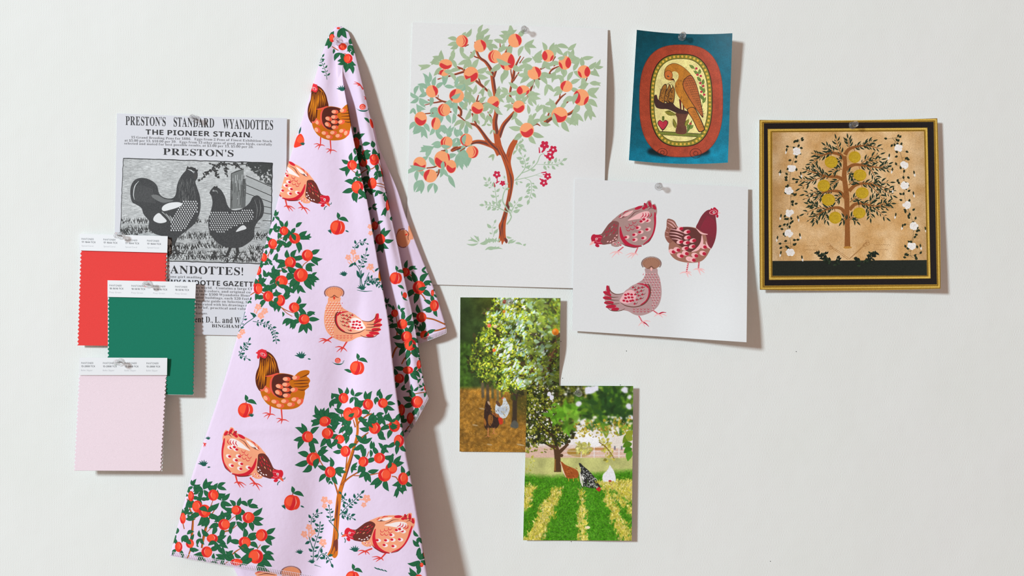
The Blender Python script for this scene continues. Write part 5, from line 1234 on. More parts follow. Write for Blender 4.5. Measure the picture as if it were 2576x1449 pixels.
def art_photo1():
    cv = Cv(1152, 744, 1414, 1142, 2.5, (70, 92, 40))
    H, W = cv.h, cv.w
    yy = ((np.arange(H) / cv.k + cv.y0 - 730) * 3.45)[:, None]
    xx = ((np.arange(W) / cv.k + cv.x0 - 1130) * 3.45)[None]
    n1, n2, n3 = vnoise(H, W, 60, 1, 3)[..., None], vnoise(H, W, 14, 2, 3)[..., None], vnoise(H, W, 3, 3, 2)[..., None]
    f1 = lambda a: np.clip(a, 0, 1)[..., None]
    top = np.array((58, 78, 36)) * (0.6 + 0.6 * n1) + np.array((30, 16, -4)) * np.clip((xx - 150) / 300, 0, 1)[..., None] * np.clip((300 - yy) / 200, 0, 1)[..., None]
    k = np.clip((yy - 420) / 60, 0, 1)[..., None] * np.clip((220 - xx) / 60, 0, 1)[..., None]
    top = top * (1 - k) + np.array((74, 110, 36)) * (0.4 + 1.0 * n2) * k
    gr = np.clip((yy - 830) / 40, 0, 1)[..., None]
    gnd = np.array((164, 116, 44)) * (0.62 + 0.7 * n2) * (0.8 + 0.4 * n1) + (n3 - 0.5) * 66
    sh = np.clip((xx - 480) / 120, 0, 1)[..., None] * np.clip((1180 - yy) / 160, 0, 1)[..., None]
    gnd = gnd * (1 - 0.75 * sh) + np.array((66, 70, 28)) * 0.75 * sh
    cv.a[:] = blur((top * (1 - gr) + gnd * gr).astype(np.float32), 2)
    cv.crop(1130, 730, 3.45)
    rng = random.Random(21)
    # far trunks
    for x, y0, y1, w, c in ((290, 800, 935, 26, (96, 84, 62)), (333, 790, 965, 26, (84, 70, 52)), (375, 820, 940, 22, (92, 88, 54)), (420, 860, 965, 20, (120, 110, 70)), (455, 880, 940, 18, (96, 92, 50))):
        cv.line([(x, y0), (x + 3, y1)], w, c, smooth=False)
    cv.line([(585, 860), (570, 960), (568, 1100), (560, 1190)], [60, 38, 40, 60], (64, 52, 40))
    cv.line([(560, 870), (620, 920), (660, 870)], [10, 8, 6], (64, 52, 40))
    cv.blob([(530, 1180), (560, 1130), (595, 1150), (600, 1190), (570, 1200)], (92, 92, 84))
    cv.a[:] = cv.a * 0.5 + blur(cv.a, 3) * 0.5
    # canopy
    def edge(y):
        return np.interp(y, [60, 110, 200, 280, 380, 470, 560, 640, 740, 800, 860, 920], [420, 370, 310, 315, 270, 215, 185, 180, 220, 330, 420, 560])
    def can(x, y):
        low = np.interp(x, [180, 300, 420, 560, 680, 980], [740, 810, 880, 900, 830, 830])
        return 1.0 if x > edge(y) + rng.uniform(-18, 18) and y < low + rng.uniform(-20, 20) else 0
    bx = (160, 50, 990, 930)
    scatter(cv, rng, 2600, can, (24, 60), [(58, 74, 30), (46, 62, 26), (84, 92, 40), (70, 66, 36)], 0.6, box=bx)
    def dk(x, y):
        return can(x, y) * (1 if x > 680 + (y - 430) * -0.2 and y > 380 else 0.15)
    scatter(cv, rng, 900, dk, (30, 70), [(64, 54, 36), (80, 66, 40), (46, 46, 26)], 0.6, box=bx)
    cv.line([(960, 340), (930, 480), (860, 620), (790, 800), (770, 860)], [40, 50, 56, 60, 70], (92, 66, 42))
    cv.line([(940, 400), (900, 540), (850, 640)], [6, 14, 10], (134, 96, 58), 0.8)
    clump = vnoise(H, W, 26, 77, 2)
    def cl(x, y):
        i, j = int((y / 3.45 + 730 - cv.y0) * cv.k), int((x / 3.45 + 1130 - cv.x0) * cv.k)
        return float(np.clip((clump[min(max(i, 0), H - 1), min(max(j, 0), W - 1)] - 0.27) * 3.4, 0, 1))
    can0 = can
    def can(x, y):
        return can0(x, y) * cl(x, y)
    scatter(cv, rng, 7000, can, (12, 30), [(128, 150, 40), (108, 140, 48), (96, 124, 44), (150, 166, 48), (80, 108, 40), (170, 176, 44)], 0.5, box=bx, alpha=(0.75, 1))
    def lf(x, y):
        return can(x, y) * np.clip(1.25 - abs(x - 500 - (y - 400) * 0.15) / 240, 0, 1)
    scatter(cv, rng, 3600, lf, (12, 34), [(190, 206, 52), (164, 190, 46), (206, 214, 70), (214, 216, 80)], 0.5, box=bx)
    def wf(x, y):
        return can(x, y) * np.clip(1.15 - abs(x - 560 - (y - 400) * 0.25) / 260, 0, 1)
    scatter(cv, rng, 1900, wf, (14, 50), [(206, 226, 216), (230, 238, 236), (178, 208, 190), (140, 182, 150)], 0.42, (-80, -20), box=bx)
    def rt(x, y):
        return can(x, y) * (1 if x > 640 else 0.1)
    scatter(cv, rng, 700, rt, (30, 80), [(120, 140, 46), (146, 160, 54), (160, 190, 150), (110, 126, 50)], 0.5, (-60, 80), box=bx, alpha=(0.6, .9))
    for x, y, r, c in ((347, 307, 17, (226, 104, 74)), (390, 521, 15, (222, 88, 40)), (400, 315, 16, (196, 176, 130)), (922, 362, 30, (214, 116, 24)), (480, 100, 18, (140, 70, 50)), (475, 185, 14, (190, 120, 30)), (655, 160, 10, (226, 200, 180))):
        cv.ell(x, y, r, r, c)
        cv.ell(x - r * 0.3, y - r * 0.3, r * 0.4, r * 0.4, lerp(c, (255, 220, 190), 0.5), a=0.6)
    shade = np.clip(0.80 + 0.7 * vnoise(H, W, 34, 55, 3), 0.8, 1.5)[..., None]
    inc = f1((930 - yy) / 60) * f1((xx - 150) / 80)
    cv.a *= (1 - inc) + inc * shade
    cv.a *= 1 - 0.3 * f1((xx - 640) / 200) * f1((yy - 330) / 120) * f1((900 - yy) / 60)
    soft = blur(cv.a, 2)
    w = np.clip((xx - 560) / 300, 0, 1)[..., None] * np.clip((500 - yy) / 200, 0, 1)[..., None]
    cv.a[:] = cv.a * (1 - w) + soft * w
    # hens
    cv.blob([(462, 936), (476, 930), (490, 938), (500, 965), (520, 1000), (524, 1040), (505, 1090), (480, 1112), (440, 1105), (405, 1070), (398, 1020), (410, 985), (430, 1000), (455, 1000), (465, 970)], (214, 222, 228))
    cv.blob([(420, 1020), (460, 1015), (500, 1020), (510, 1050), (460, 1080), (425, 1060)], (190, 200, 210))
    cv.blob([(404, 965), (420, 960), (440, 985), (445, 1010), (425, 1005), (408, 985)], (104, 74, 56))
    cv.ell(464, 936, 8, 8, (216, 90, 70))
    cv.line([(478, 1110), (482, 1160)], 7, (120, 100, 70), smooth=False)
    cv.blob([(318, 970), (335, 960), (352, 975), (362, 1030), (372, 1070), (420, 1080), (442, 1110), (432, 1170), (405, 1200), (360, 1195), (330, 1212), (305, 1180), (302, 1110), (305, 1040)], (62, 42, 34))
    cv.blob([(330, 965), (348, 968), (356, 1000), (340, 990)], (190, 160, 130))
    cv.blob([(372, 1070), (400, 1066), (436, 1090), (445, 1130), (420, 1110), (390, 1090)], (170, 96, 46))
    cv.blob([(340, 1090), (370, 1080), (380, 1130), (356, 1180), (338, 1150)], (150, 98, 46))
    cv.blob([(425, 1110), (450, 1105), (466, 1130), (462, 1160), (440, 1165), (430, 1140)], (204, 60, 36))
    cv.blob([(305, 1110), (322, 1150), (315, 1180), (302, 1150)], (168, 104, 44))
    for k in range(40):
        x, y = rng.uniform(310, 425), rng.uniform(1000, 1190)
        cv.leaf(x, y, x + 8, y + 20, 7, (40, 30, 28) if k % 3 else (120, 84, 54), a=0.6)
    for x in (338, 388):
        cv.line([(x, 1195), (x - 1, 1268 - (x - 338) * 0.5)], 10, (204, 130, 80), smooth=False)
        for dx in (-24, 6, 26):
            cv.line([(x, 1262 - (x - 338) * 0.5), (x + dx, 1275 - (x - 338) * 0.5)], 5, (204, 130, 80), smooth=False)
    # dry grass
    def gd(x, y):
        return 1 if y > 870 and not (300 < x < 460 and y < 1200) and not (520 < x < 620 and y < 1190) else 0
    scatter(cv, rng, 1400, gd, (10, 34), [(206, 152, 60), (168, 112, 36), (150, 104, 40), (216, 170, 84), (140, 110, 40)], 0.16, (-160, -20), box=(80, 860, 990, 1420), alpha=(0.35, 0.7))
    for x, y in ((225, 1172), (350, 1340), (285, 1028), (630, 1345), (610, 1340)):
        cv.ell(x, y, 26, 7, (196, 172, 134), 10, 0.7)
    cv.ident()
    cv.a[:] = cv.a * 0.35 + blur(cv.a, 1) * 0.65
    cv.a *= (0.9 + 0.2 * n3)
    return cv

def art_photo2():
    cv = Cv(1312, 966, 1597, 1364, 2.5, (232, 226, 214))
    H, W = cv.h, cv.w
    yy = ((np.arange(H) / cv.k + cv.y0 - 950) * 3.3697)[:, None]
    xx = ((np.arange(W) / cv.k + cv.x0 - 1290) * 3.3697)[None]
    n1, n2, n3 = vnoise(H, W, 60, 31, 3)[..., None], vnoise(H, W, 16, 32, 3)[..., None], vnoise(H, W, 4, 33, 2)[..., None]
    f = lambda a: np.clip(a, 0, 1)[..., None]
    sky = np.array((238, 232, 228)) + (n1 - 0.5) * 20
    mid = np.array((196, 196, 122)) * (0.85 + 0.3 * n1)
    lawn = np.array((72, 140, 22)) * (0.62 + 0.76 * n3) + (n2 - 0.5) * 40
    img = sky * np.ones_like(yy + xx)[..., None]
    fence = np.array((226, 190, 170))
    img = img * (1 - f((yy - 560) / 40)) + fence * f((yy - 560) / 40)
    img = img * (1 - f((yy - 672) / 12)) + mid * f((yy - 672) / 12)
    g = f((yy - 815 + 30 * (n2[..., 0] - 0.5) + np.abs(xx - 330) * 0.08) / 46)
    img = img * (1 - g) + lawn * g
    # bands of low sun between the long tree shadows
    def band(p0, p1, p2, p3, soft):
        m = cv.mask([[p0, p1, p2, p3]])
        return blur(m, soft)
    cv.crop(1290, 950, 3.3697)
    sun = np.zeros((H, W), np.float32)
    for b in (((340, 950), (412, 950), (230, 1400), (80, 1400)), ((575, 950), (600, 950), (628, 1400), (556, 1400)), ((752, 950), (792, 950), (1040, 1400), (926, 1400)), ((820, 870), (1040, 900), (1040, 1070), (900, 990)), ((85, 930), (200, 920), (120, 1120), (80, 1140)), ((700, 880), (1040, 860), (1040, 960), (760, 950)), ((840, 1000), (870, 990), (1040, 1130), (1040, 1190))):
        sun = np.maximum(sun, band(*b, 5))
    dx, dy = ((n2[..., 0] - 0.5) * 90).astype(int), ((n3[..., 0] - 0.5) * 46).astype(int)
    jy = np.clip(np.arange(H)[:, None] + dy, 0, H - 1)
    jx = np.clip(np.arange(W)[None] + dx, 0, W - 1)
    sun = sun[jy, jx]
    sun = np.clip(sun * 1.5 * (0.35 + 1.0 * n3[..., 0]) + (n2[..., 0] - 0.62) * 0.8 * sun, 0, 1)[..., None]
    img = img * (1 - sun) + np.array((214, 200, 92)) * (0.78 + 0.44 * n3) * sun
    cv.a[:] = np.clip(img, 0, 255)
    rng = random.Random(8)
    # field fence, house, brown bank
    cv.blob([(470, 612), (560, 600), (660, 606), (640, 660), (540, 668), (470, 650)], (176, 136, 60))
    cv.blob([(620, 590), (780, 590), (780, 612), (640, 612)], (196, 140, 90))
    for y in (588, 622, 655):
        cv.line([(430, y), (1010, y + 6)], 4, (240, 236, 236), smooth=False)
    for x in (690, 900, 580):
        cv.line([(x, 560), (x, 680)], 6, (240, 236, 236), smooth=False)
    cv.blob([(850, 520), (920, 470), (1015, 500), (1015, 600), (850, 590)], (236, 226, 214))
    for x in (865, 923):
        cv.poly([(x - 6, 580), (x + 6, 580), (x + 6, 612), (x - 6, 612)], (110, 110, 120))
    cv.ell(600, 500, 70, 50, (254, 252, 250))
    cv.ell(690, 540, 80, 50, (252, 250, 250), a=0.8)
    cv.a[:] = blur(cv.a, 1)
    # glow round the sun
    # trunk
    TR = (88, 62, 40)
    cv.line([(380, 800), (380, 720), (375, 640), (350, 520), (330, 420)], [62, 52, 50, 36, 22], TR)
    cv.line([(385, 640), (430, 600), (470, 560)], [36, 26, 20], TR)
    cv.line([(360, 600), (290, 560), (210, 525), (130, 525)], [30, 24, 16, 8], TR)
    cv.line([(345, 510), (360, 440), (380, 340)], [22, 16, 10], TR)
    cv.line([(360, 690), (358, 790)], [10, 14], (170, 120, 50), 0.7, smooth=False)
    cv.ell(412, 660, 16, 14, TR)
    # canopies
    def c1(x, y):
        r = np.interp(y, [60, 150, 300, 420, 520, 600, 700, 780], [600, 640, 560, 500, 480, 330, 240, 150])
        return 1 if x < r + rng.uniform(-30, 30) and not (180 < x < 330 and y > 590 and rng.random() < 0.7) else 0
    bx = (60, 50, 680, 790)
    scatter(cv, rng, 1900, c1, (22, 52), [(44, 54, 20), (58, 66, 26), (34, 42, 18), (60, 52, 28)], 0.6, box=(60, 50, 680, 560))
    clump = vnoise(H, W, 22, 78, 2)
    def cl(x, y):
        i, j = int((y / 3.3697 + 950 - cv.y0) * cv.k), int((x / 3.3697 + 1290 - cv.x0) * cv.k)
        return float(np.clip((clump[min(max(i, 0), H - 1), min(max(j, 0), W - 1)] - 0.4) * 4, 0, 1))
    c0 = c1
    c1 = lambda x, y: c0(x, y) * cl(x, y)
    c1w = lambda x, y: c0(x, y) * (1 - cl(x, y)) * cl(x * 0.7 + 200, y * 0.8)
    scatter(cv, rng, 3000, c1, (12, 28), [(98, 112, 30), (124, 136, 34), (78, 92, 28), (150, 150, 40)], 0.55, box=(60, 50, 680, 640))
    scatter(cv, rng, 1100, c1, (10, 24), [(190, 186, 66), (210, 204, 90), (172, 172, 60)], 0.55, box=bx)
    scatter(cv, rng, 700, c1w, (10, 26), [(244, 240, 232), (236, 232, 220)], 0.7, box=(60, 60, 680, 520))
    for p in ([(330, 420), (300, 330), (260, 250)], [(350, 500), (260, 420), (200, 330)], [(380, 340), (400, 260), (420, 200)]):
        cv.line(p, [12, 9, 5], (58, 42, 28))
    for x, y in ((140, 268), (150, 455), (200, 500), (120, 400)):
        cv.ell(x, y, 9, 14, (196, 196, 120), 20)
    # boughs across the top right
    def c2(x, y):
        return 1 if (x - 850) ** 2 / 260 ** 2 + (y - 240) ** 2 / 190 ** 2 < 1.0 + rng.uniform(-0.3, 0.3) else 0
    scatter(cv, rng, 420, c2, (50, 120), [(70, 112, 30), (48, 84, 34), (96, 140, 36), (60, 96, 30), (118, 156, 40)], 0.45, box=(560, 60, 1050, 470), alpha=(0.75, 1))
    def c3(x, y):
        return 1 if (x - 450) ** 2 / 120 ** 2 + (y - 310) ** 2 / 120 ** 2 < 1.0 else 0
    scatter(cv, rng, 90, c3, (50, 110), [(104, 164, 36), (84, 140, 30), (124, 180, 50)], 0.42, box=(330, 190, 600, 440))
    scatter(cv, rng, 60, lambda x, y: 1, (50, 120), [(42, 78, 30), (36, 66, 28)], 0.4, box=(720, 130, 960, 330))
    rng2 = random.Random(3)
    for k in range(34):
        x, y = rng2.uniform(560, 1020), rng2.uniform(330, 460)
        cv.ell(x, y, rng2.uniform(7, 16), rng2.uniform(7, 13), (248, 240, 222), a=0.85)
    for x, y, r in ((645, 110, 40), (700, 90, 30), (950, 105, 30), (985, 240, 26), (560, 220, 24), (330, 170, 20), (1000, 335, 24), (912, 345, 14), (310, 140, 20), (990, 165, 18), (670, 100, 34)):
        cv.blob([(x + r * rng2.uniform(.7, 1.2) * math.cos(a), y + r * rng2.uniform(.7, 1.2) * math.sin(a)) for a in np.arange(8) * 0.785], (232, 230, 240))
    w = f((xx - 330) / 100) * f((470 - yy) / 60)
    cv.a[:] = cv.a * (1 - w) + blur(cv.a, 3) * w
    scatter(cv, rng, 240, lambda x, y: 1 if abs(y - 430 - (x - 760) * -0.1) < 70 else 0, (12, 32), [(196, 170, 50), (166, 150, 44), (214, 196, 90), (150, 120, 40)], 0.55, box=(520, 340, 1010, 520))
    scatter(cv, rng, 170, lambda x, y: 1 if abs(x - 800 - (y - 600) * 0.35) < 36 else 0, (16, 36), [(196, 186, 70), (170, 160, 60), (212, 206, 110)], 0.6, box=(720, 530, 890, 705))
    scatter(cv, rng, 120, lambda x, y: 1, (16, 36), [(206, 200, 110), (190, 186, 90), (222, 214, 140)], 0.6, box=(540, 560, 660, 630))
    cv.line([(730, 545), (790, 590), (830, 640), (860, 690)], [7, 6, 4], (110, 80, 40))
    for x0, y0, x1, y1, c in ((1015, 480, 930, 560, (110, 140, 34)), (1012, 560, 930, 590, (84, 130, 30)), (1012, 600, 940, 640, (70, 130, 26)), (1010, 620, 975, 710, (96, 160, 40)), (1020, 450, 960, 520, (150, 160, 44)), (1015, 530, 955, 500, (150, 166, 50))):
        cv.leaf(x0, y0, x1, y1, 56, c, 0.1)
    # hens
    cv.blob([(402, 712), (420, 716), (440, 735), (480, 755), (530, 775), (554, 800), (556, 840), (530, 852), (480, 856), (444, 840), (425, 790), (408, 745)], (166, 84, 34))
    cv.line([(404, 716), (430, 800), (452, 845)], [5, 9, 4], (246, 222, 196))
    for k in range(26):
        x, y = rng.uniform(430, 540), rng.uniform(750, 845)
        cv.leaf(x, y, x + 20, y + 14, 7, (136, 62, 26) if k % 2 else (198, 112, 52), a=0.7)
    for x in (470, 512, 552):
        cv.line([(x, 850), (x + 4, 880)], 6, (214, 170, 60), smooth=False)
    cv.blob([(560, 730), (574, 726), (600, 752), (640, 785), (690, 840), (716, 880), (742, 930), (730, 958), (700, 940), (650, 936), (610, 920), (590, 930), (576, 880), (574, 810), (578, 780)], (44, 44, 42))
    cv.blob([(568, 800), (580, 830), (590, 880), (596, 925), (578, 900), (566, 850)], (226, 220, 206))
    for k in range(150):
        x, y = rng.uniform(575, 720), rng.uniform(760, 935)
        if (y - 745) > (x - 580) * 0.85:
            cv.ell(x, y, 4.5, 2.6, (228, 228, 220), 40)
    cv.leaf(586, 830, 604, 870, 18, (236, 234, 226))
    cv.blob([(708, 938), (730, 926), (746, 945), (736, 964), (716, 958)], (206, 36, 40))
    cv.poly([(700, 925), (716, 915), (726, 930), (710, 940)], (170, 170, 160))
    cv.blob([(822, 742), (836, 760), (856, 790), (872, 840), (870, 880), (850, 905), (810, 912), (776, 900), (760, 860), (766, 820), (796, 790), (812, 765)], (238, 236, 238))
    cv.blob([(780, 890), (820, 880), (862, 880), (850, 906), (810, 914)], (214, 196, 132))
    cv.ell(824, 876, 13, 8, (176, 60, 50))
    for x in (810, 838):
        cv.line([(x, 905), (x + 2, 940)], 6, (196, 150, 90), smooth=False)
    # lit blades in the grass
    def gd(x, y):
        i, j = int((y / 3.3697 + 950 - cv.y0) * cv.k), int((x / 3.3697 + 1290 - cv.x0) * cv.k)
        return float(sun[min(max(i, 0), H - 1), min(max(j, 0), W - 1), 0])
    scatter(cv, rng, 5200, gd, (10, 36), [(230, 212, 100), (200, 184, 60), (244, 230, 150), (176, 176, 50)], 0.35, (-140, -40), box=(80, 890, 1030, 1390), alpha=(0.5, 1))
    scatter(cv, rng, 2200, lambda x, y: 1 - gd(x, y), (8, 22), [(60, 132, 22), (94, 160, 34), (44, 104, 20), (112, 172, 44)], 0.3, (-130, -50), box=(80, 880, 1030, 1390), alpha=(0.4, 0.8))
    cv.ell(636, 1270, 20, 13, (246, 226, 190))
    cv.ident()
    cv.a[:] = cv.a * 0.35 + blur(cv.a, 1) * 0.65
    cv.a *= (0.92 + 0.16 * n3)
    return cv

# ---------------------------------------------------------------- materials
def nodes_of(name):
    m = bpy.data.materials.new(name)
    m.use_nodes = True
    nt = m.node_tree
    return m, nt, nt.nodes['Principled BSDF']

def lin(c):
    c = np.asarray(c, float) / 255
    return tuple(np.where(c <= 0.04045, c / 12.92, ((c + 0.055) / 1.055) ** 2.4)) + (1.0,)

class NB:
    """small helper to chain math nodes"""
    def __init__(s, nt):
        s.nt = nt
    def n(s, typ, *ins, **kw):
        nd = s.nt.nodes.new(typ)
        for k, v in kw.items():
            setattr(nd, k, v)
        for i, v in enumerate(ins):
            if v is None:
                continue
            if hasattr(v, 'is_output'):
                s.nt.links.new(v, nd.inputs[i])
            else:
                nd.inputs[i].default_value = v
        return nd
    def m(s, op, a, b=None, c=None):
        return s.n('ShaderNodeMath', a, b, c, operation=op).outputs[0]

def plain_mat(name, col, rough=0.8, spec=0.2, noise=0.0, scale=600, bump=0.0):
    m, nt, b = nodes_of(name)
    b.inputs['Base Color'].default_value = lin(col)
    b.inputs['Roughness'].default_value = rough
    b.inputs['Specular IOR Level'].default_value = spec
    if noise or bump:
        q = NB(nt)
        tc = q.n('ShaderNodeTexCoord')
        nz = q.n('ShaderNodeTexNoise')
        nt.links.new(tc.outputs['Object'], nz.inputs['Vector'])
        nz.inputs['Scale'].default_value = scale
        nz.inputs['Detail'].default_value = 3
        if noise:
            mx = q.n('ShaderNodeMix', data_type='RGBA')
            mx.inputs[6].default_value = lin(np.array(col) * (1 - noise))
            mx.inputs[7].default_value = lin(np.minimum(np.array(col) * (1 + noise), 255))
            nt.links.new(nz.outputs[0], mx.inputs[0])
            nt.links.new(mx.outputs[2], b.inputs['Base Color'])
        if bump:
            bp = q.n('ShaderNodeBump')
            bp.inputs['Strength'].default_value = 1.0
            bp.inputs['Distance'].default_value = bump
            nt.links.new(nz.outputs[0], bp.inputs['Height'])
            nt.links.new(bp.outputs[0], b.inputs['Normal'])
    return m

def print_mat(name, cv, rough=0.6, spec=0.25, weave=0.0, pitch=0.0006):
    """the drawing of a canvas laid on a surface through its UV map"""
    img = bpy.data.images.new(name, cv.w, cv.h, alpha=False)
    px = np.ones((cv.h, cv.w, 4), np.float32)
    px[..., :3] = np.clip(cv.a[::-1] / 255, 0, 1)
    img.pixels.foreach_set(px.ravel())
    img.update()
    img.pack()
    m, nt, b = nodes_of(name)
    q = NB(nt)
    t = q.n('ShaderNodeTexImage', interpolation='Linear', extension='EXTEND')
    t.image = img
    nt.links.new(t.outputs[0], b.inputs['Base Color'])
    b.inputs['Roughness'].default_value = rough
    b.inputs['Specular IOR Level'].default_value = spec
    if weave:
        tc = q.n('ShaderNodeTexCoord')
        sp = q.n('ShaderNodeSeparateXYZ', tc.outputs['Object'])
        k = 2 * math.pi / pitch
        h = q.m('ADD', q.m('SINE', q.m('MULTIPLY', sp.outputs[0], k)), q.m('SINE', q.m('MULTIPLY', sp.outputs[2], k)))
        nz = q.n('ShaderNodeTexNoise')
        nt.links.new(tc.outputs['Object'], nz.inputs['Vector'])
        nz.inputs['Scale'].default_value = 120
        nz.inputs['Detail'].default_value = 4
        h = q.m('ADD', q.m('MULTIPLY', h, 0.06), q.m('MULTIPLY', nz.outputs[0], 4.0))
        bp = q.n('ShaderNodeBump')
        bp.inputs['Strength'].default_value = 1.0
        bp.inputs['Distance'].default_value = weave
        nt.links.new(h, bp.inputs['Height'])
        nt.links.new(bp.outputs[0], b.inputs['Normal'])
        b.inputs['Sheen Weight'].default_value = 0.08
    return m

def wall_mat():
    m, nt, b = nodes_of('textured_wallcovering')
    q = NB(nt)
    tc = q.n('ShaderNodeTexCoord')
    sp = q.n('ShaderNodeSeparateXYZ', tc.outputs['Object'])
    x, z = sp.outputs[0], sp.outputs[2]
    def noise(scale, detail=2, v=None):
        nz = q.n('ShaderNodeTexNoise')
        nt.links.new(v if v is not None else tc.outputs['Object'], nz.inputs['Vector'])
        nz.inputs['Scale'].default_value = scale
        nz.inputs['Detail'].default_value = detail
        return nz.outputs[0]
    wob = q.m('MULTIPLY', q.m('SUBTRACT', noise(110, 3), 0.5), 0.0030)
    wob2 = q.m('MULTIPLY', q.m('SUBTRACT', noise(90, 3), 0.5), 0.0034)
    xw, zw = q.m('ADD', x, wob), q.m('ADD', z, wob2)
    tau = 2 * math.pi
    # right of the seam: rows of slanting ribs, the slant turning from row to row
    zig = q.m('PINGPONG', q.m('MULTIPLY', zw, 1 / 0.0043), 1.0)
    ribs = q.m('SINE', q.m('MULTIPLY', q.m('ADD', q.m('MULTIPLY', xw, 1 / 0.00172), q.m('ADD', q.m('MULTIPLY', zig, 0.34), q.m('MULTIPLY', q.m('FLOOR', q.m('MULTIPLY', zw, 1 / 0.0043)), 0.37))), tau))
    gate = q.m('ADD', 0.25, q.m('MULTIPLY', noise(90, 2), 1.3))
    rowv = q.m('ABSOLUTE', q.m('SINE', q.m('MULTIPLY', zw, math.pi / 0.0043)))
    ribs = q.m('MULTIPLY', ribs, q.m('MULTIPLY', gate, q.m('ADD', 0.25, q.m('MULTIPLY', rowv, 0.65))))
    # left of the seam: plain canvas weave
    wv = q.m('MULTIPLY', q.m('SINE', q.m('MULTIPLY', xw, tau / 0.0019)),
             q.m('ADD', 0.7, q.m('MULTIPLY', q.m('SINE', q.m('MULTIPLY', zw, tau / 0.0023)), 0.8)))
    wv = q.m('MULTIPLY', wv, q.m('ADD', -0.15, q.m('MULTIPLY', noise(150, 3), 1.3)))
    seam = q.m('ADD', q.m('ADD', x, q.m('MULTIPLY', z, -0.0318)), q.m('MULTIPLY', q.m('SUBTRACT', noise(70, 1), 0.5), 0.006))
    mr = q.n('ShaderNodeMapRange', seam, -0.0700, -0.0650)
    mr.clamp = True
    mix = q.n('ShaderNodeMix', data_type='FLOAT')
    nt.links.new(mr.outputs[0], mix.inputs[0])
    nt.links.new(wv, mix.inputs[2])
    nt.links.new(ribs, mix.inputs[3])
    fine = q.m('MULTIPLY', q.m('SUBTRACT', noise(700, 3), 0.5), 1.8)
    big = q.m('MULTIPLY', noise(9, 3), 30.0)
    h = q.m('ADD', q.m('ADD', mix.outputs[0], fine), big)
    bp = q.n('ShaderNodeBump')
    bp.inputs['Strength'].default_value = 1.0
    bp.inputs['Distance'].default_value = 0.000062
    nt.links.new(h, bp.inputs['Height'])
    nt.links.new(bp.outputs[0], b.inputs['Normal'])
    cm = q.n('ShaderNodeMix', data_type='RGBA')
    cm.inputs[6].default_value = lin((233, 236, 229))
    cm.inputs[7].default_value = lin((238, 238, 235))
    nt.links.new(noise(7, 4), cm.inputs[0])
    nt.links.new(cm.outputs[2], b.inputs['Base Color'])
    b.inputs['Roughness'].default_value = 0.85
    b.inputs['Specular IOR Level'].default_value = 0.15
    return m

def glass_mat():
    m, nt, b = nodes_of('clear_plastic')
    b.inputs['Base Color'].default_value = (1, 1, 1, 1)
    b.inputs['Roughness'].default_value = 0.04
    b.inputs['IOR'].default_value = 1.46
    b.inputs['Transmission Weight'].default_value = 0.93
    q = NB(nt)
    tr = q.n('ShaderNodeBsdfTransparent')
    mx = q.n('ShaderNodeMixShader')
    mx.inputs[0].default_value = 0.42
    nt.links.new(b.outputs[0], mx.inputs[1])
    nt.links.new(tr.outputs[0], mx.inputs[2])
    nt.links.new(mx.outputs[0], nt.nodes['Material Output'].inputs['Surface'])
    return m

def metal_mat():
    m, nt, b = nodes_of('steel')
    b.inputs['Base Color'].default_value = (0.45, 0.44, 0.43, 1)
    b.inputs['Metallic'].default_value = 1.0
    b.inputs['Roughness'].default_value = 0.3
    return m

# ---------------------------------------------------------------- geometry helpers
def P(px, py, h):
    """point h metres in front of the wall, seen at photograph pixel (px, py)"""
    f = (D - h) / D * S
    return ((px - 1288) * f, -h, (724.5 - py) * f)

def link(name, verts, faces, mats, parent=None, uvs=None, fmat=None, smooth=True):
    me = bpy.data.meshes.new(name)
    me.from_pydata(verts, [], faces)
    for m in mats:
        me.materials.append(m)
    if fmat is not None:
        me.polygons.foreach_set('material_index', fmat)
    if smooth is True:
        me.polygons.foreach_set('use_smooth', [True] * len(me.polygons))
    if uvs is not None:
        ul = me.uv_layers.new(name='print')
        li = np.empty(len(me.loops), np.int32)
        me.loops.foreach_get('vertex_index', li)
        ul.data.foreach_set('uv', np.asarray(uvs, np.float32)[li].ravel())
    o = bpy.data.objects.new(name, me)
    COL.objects.link(o)
    if parent is not None:
        o.parent = parent
    return o

def tag(o, label, cat, group=None):
    o['label'] = label
    o['category'] = cat
    if group:
        o['group'] = group
    return o

def empty(name, loc=(0, 0, 0)):
    e = bpy.data.objects.new(name, None)
    e.empty_display_size = 0.01
    e.location = loc
    COL.objects.link(e)
    return e

def reparent(o, root):
    """keep the world place of a part that was built in world coordinates"""
    o.parent = root
    o.matrix_parent_inverse = Matrix.Translation(-Vector(root.location))

def uv_of(cv, px, py):
    return ((px - cv.x0) / (cv.x1 - cv.x0), 1 - (py - cv.y0) / (cv.y1 - cv.y0))

